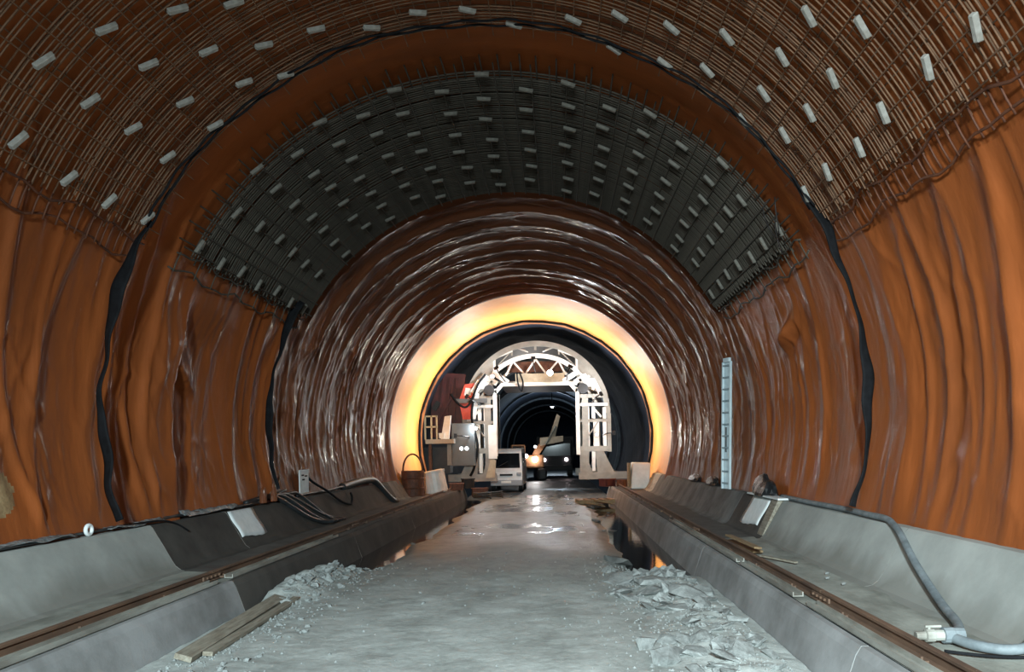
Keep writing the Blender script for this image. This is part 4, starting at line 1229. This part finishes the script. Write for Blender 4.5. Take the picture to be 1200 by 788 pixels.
for k, (a, p) in enumerate(((2, 56), (32, 62), (62, 62), (90, 60), (118, 72), (148, 90), (178, 78))):
    ar = math.radians(a)
    rr = 3.0
    flood((rr * math.cos(ar), FY, ZC + rr * math.sin(ar)), (5 * math.cos(ar), FY - 0.3, ZC + 5 * math.sin(ar)), p, WARM, 0.12,
          '%s of the seven floodlights facing the lit sheet, counted from the white tank' % ORD[k])
COOL = (0.88, 0.95, 1.0)
bulb((0.60, GY - 0.75, 4.95), 170, COOL, 0.12, 'glaring bulb lamp in the crown truss of the gantry')
bulb((-1.75, GY - 0.70, 4.85), 120, COOL, 0.07, 'bulb lamp at the truss corner over the van')
bulb((-2.45, GY - 0.85, 2.75), 60, COOL, 0.06, 'bulb lamp beside the top of the control cabinet')
bulb((2.35, GY - 0.70, 4.3), 120, COOL, 0.05, 'added fill bulb at the shoulder of the leg beside the pallet')  # lamp added to brighten the posts of this leg
bulb((2.45, GY - 0.75, 2.4), 60, COOL, 0.05, 'added fill bulb low on the leg beside the pallet')  # lamp added to lighten the dim lower leg and base

# ------------------------------------------------------------------ van in the portal
def wheel(parent, x, y, r, w, name='wheel'):
    o = MB().cyl((x - w / 2, y, r), (x + w / 2, y, r), r, 20).build(name, 'tyre', parent)
    MB().cyl((x - w / 2 - 0.01, y, r), (x + w / 2 + 0.01, y, r), r * 0.55, 14).build('rim', 'bumper', o)
    return o
t = empty('minivan', (-1.42, 33.7, 0.0), -0.02)
W = 0.70
prof = [(0.0, 0.34), (-0.02, 0.55), (0.02, 0.90), (0.12, 1.02), (0.62, 1.78), (0.85, 1.90), (3.2, 1.94), (3.42, 1.84), (3.5, 1.0), (3.5, 0.36), (3.2, 0.28), (0.2, 0.28)]
vs, fs = [], []
n = len(prof)
for x, inset in ((-W, 1), (-W * 0.98, 0), (W * 0.98, 0), (W, 1)):
    for y, z in prof:
        k = 0.10 if z > 1.05 else 0.0
        vs.append((x * (1 - (k * (z - 1.0) / 0.9 if z > 1 else 0)), y + 0.02, z))
for a_ in range(3):
    for i in range(n):
        fs.append((a_ * n + i, a_ * n + (i + 1) % n, (a_ + 1) * n + (i + 1) % n, (a_ + 1) * n + i))
fs.append(tuple(range(n - 1, -1, -1)))
fs.append(tuple(3 * n + i for i in range(n)))
mb = MB(); mb.add(vs, fs)
mb.build('body', 'van_white', t, bevel=0.03)
ws = MB()
ws.add([(-0.60, 0.145, 1.06), (0.60, 0.145, 1.06), (0.555, 0.545, 1.70), (-0.555, 0.545, 1.70), (-0.60, 0.175, 1.04), (0.60, 0.175, 1.04), (0.555, 0.575, 1.68), (-0.555, 0.575, 1.68)],
       [(0, 1, 2, 3), (7, 6, 5, 4), (0, 4, 5, 1), (1, 5, 6, 2), (2, 6, 7, 3), (3, 7, 4, 0)])
ws.build('windscreen', 'glass', t)
for q in (-1, 1):
    for y0, y1 in ((0.75, 1.45), (1.55, 2.35), (2.45, 3.2)):
        MB().prism([(0, 0), (0, 0)][:0] + [(q * 0.655, 1.12), (q * 0.705, 1.12), (q * 0.655, 1.70), (q * 0.605, 1.70)], y0, y1).build('side_window', 'glass', t)
    hl = MB().bb((q * 0.46, -0.045, 0.72), (q * 0.66, 0.02, 0.86)).build('headlight', 'bumper', t, bevel=0.02)
    MB().bb((q * 0.74, 0.30, 1.10), (q * 0.86, 0.38, 1.28)).build('wing_mirror', 'dark_steel', t, bevel=0.02)
    wheel(t, q * 0.60, 0.55, 0.30, 0.18)
    wheel(t, q * 0.60, 2.85, 0.30, 0.18)
MB().bb((-0.28, -0.045, 0.72), (0.28, 0.0, 0.80)).build('grille', 'tyre', t)
MB().bb((-0.69, -0.09, 0.28), (0.69, 0.05, 0.52)).build('front_bumper', 'bumper', t, bevel=0.03)
MB().bar((-0.5, 0.11, 1.05), (0.05, 0.28, 1.34), 0.02, 0.02).build('wiper', 'tyre', t)
MB().bb((-0.22, -0.1, 0.40), (0.22, -0.085, 0.50)).build('number_plate', 'white', t)
tag(t, 'small white minivan parked in the gantry portal', 'van')

# ------------------------------------------------------------------ dark truck and excavator far down the tunnel
t = empty('dump_truck', (0.72, 50, 0), 0.0)
MB().bb((-1.1, 0.2, 0.55), (1.1, 1.9, 2.55)).build('cab', 'truck_dark', t, bevel=0.08)
MB().bb((-0.98, 0.15, 1.45), (0.98, 0.21, 2.25)).build('windscreen', 'glass', t)
MB().prism([(-1.2, 1.05), (1.2, 1.05), (1.25, 2.75), (-1.25, 2.75)], 2.1, 6.5).build('tipper_body', 'truck_dark', t)
MB().bb((-0.5, 0.5, 0.5), (0.5, 6.4, 1.0)).build('chassis', 'dark_steel', t)
MB().bb((-1.12, 0.05, 0.5), (1.12, 0.25, 0.85)).build('bumper', 'truck_dark', t, bevel=0.03)
for q in (-1, 1):
    MB().cyl((q * 0.72, 0.2, 1.20), (q * 0.72, 0.12, 1.20), 0.11, 14).build('headlight', 'headlight_pink', t)
    MB().bb((q * 1.15, 0.3, 1.5), (q * 1.32, 0.36, 2.0)).build('wing_mirror', 'truck_dark', t)
    for y in (1.0, 4.6, 5.8):
        wheel(t, q * 0.98, y, 0.48, 0.3)
tag(t, 'dark dump truck with headlights on beyond the portal', 'truck')
t = empty('excavator', (-0.9, 46.5, 0), 0.12)
for q in (-1, 1):
    MB().prism([(-0.28, 0.0), (0.28, 0.0), (0.28, 0.7), (-0.28, 0.7)], 0, 3.2).build('track', 'dark_steel', t, bevel=0.12).location = (q * 0.85, 0, 0)
MB().bb((-1.0, 0.4, 0.75), (1.0, 3.1, 1.55)).build('house', 'excavator', t, bevel=0.1)
c = MB().bb((-1.0, 0.3, 0.9), (-0.15, 1.6, 2.2)).build('cab', 'excavator', t, bevel=0.08)
MB().bb((-0.92, 0.26, 1.35), (-0.23, 0.31, 2.1)).build('cab_glass', 'glass', c)
boom = [(0.2, 1.35), (0.45, 1.9), (1.0, 2.5), (1.6, 2.75), (1.75, 2.6), (1.15, 2.2), (0.75, 1.6), (0.6, 1.3)]
MB().prism(boom, 0.5, 0.85).build('boom', 'excavator', t, bevel=0.03)
MB().prism([(0.75, 2.1), (2.2, 2.35), (2.2, 2.7), (0.8, 2.6)], 0.35, 0.9).build('boom_deck', 'excavator_pale', t, bevel=0.03)
MB().prism([(1.35, 2.6), (1.7, 2.6), (2.05, 3.9), (1.85, 4.05)], 0.45, 0.75).build('arm', 'excavator_pale', t, bevel=0.03)
MB().tube([(1.1, 0.3, 2.2), (1.75, 0.3, 3.3)], 0.06, 10).build('ram', 'channel', t)
for x, z, r_, m in ((0.42, 1.28, 0.17, 'headlight'), (-0.12, 1.5, 0.12, 'headlight_pink'), (0.45, 2.05, 0.08, 'lamp_small')):
    MB().cyl((x, 0.28, z), (x, 0.18, z), r_, 16).build('work_lamp', m, t)
light('work_lamp_beam', 'SPOT', (0.42, 0.0, 1.28), 60, (0.95, 0.98, 1.0), parent=t, spot_size=math.radians(110), spot_blend=0.6, shadow_soft_size=0.15).rotation_euler = (-PI / 2 , 0, 0)
tag(t, 'orange excavator with a glaring work lamp beyond the portal', 'excavator')
# lamp added over the excavator to brighten its boom and the far ribs
t = empty('fill_lamp', (-0.6, 44.5, 5.4))
lathe(MB(), [(0.22, 0.0), (0.20, 0.10), (0.06, 0.20), (0.03, 1.3)], (0, 0, 0)).build('lamp_shade', 'dark_steel', t)
lathe(MB(), [(0.02, -0.10), (0.10, -0.06), (0.12, 0.0)], (0, 0, 0)).build('bulb', 'lamp_small', t)
light('fill_lamp_light', 'POINT', (0, 0, -0.2), 150, (1.0, 0.93, 0.85), parent=t, shadow_soft_size=0.12)
tag(t, 'added fill lamp under the dark vault over the excavator', 'lamp')

t = empty('fill_lamp', (0.5, 66, 5.6))  # another added lamp, lifting the black tunnel beyond the portal
lathe(MB(), [(0.22, 0.0), (0.20, 0.10), (0.06, 0.20), (0.03, 1.2)], (0, 0, 0)).build('lamp_shade', 'dark_steel', t)
lathe(MB(), [(0.02, -0.10), (0.10, -0.06), (0.12, 0.0)], (0, 0, 0)).build('bulb', 'lamp_small', t)
light('fill_lamp_light', 'POINT', (0, 0, -0.2), 900, (0.7, 0.87, 1.0), parent=t, shadow_soft_size=0.12)
tag(t, 'added cool fill lamp under the dark vault far behind the truck', 'lamp')
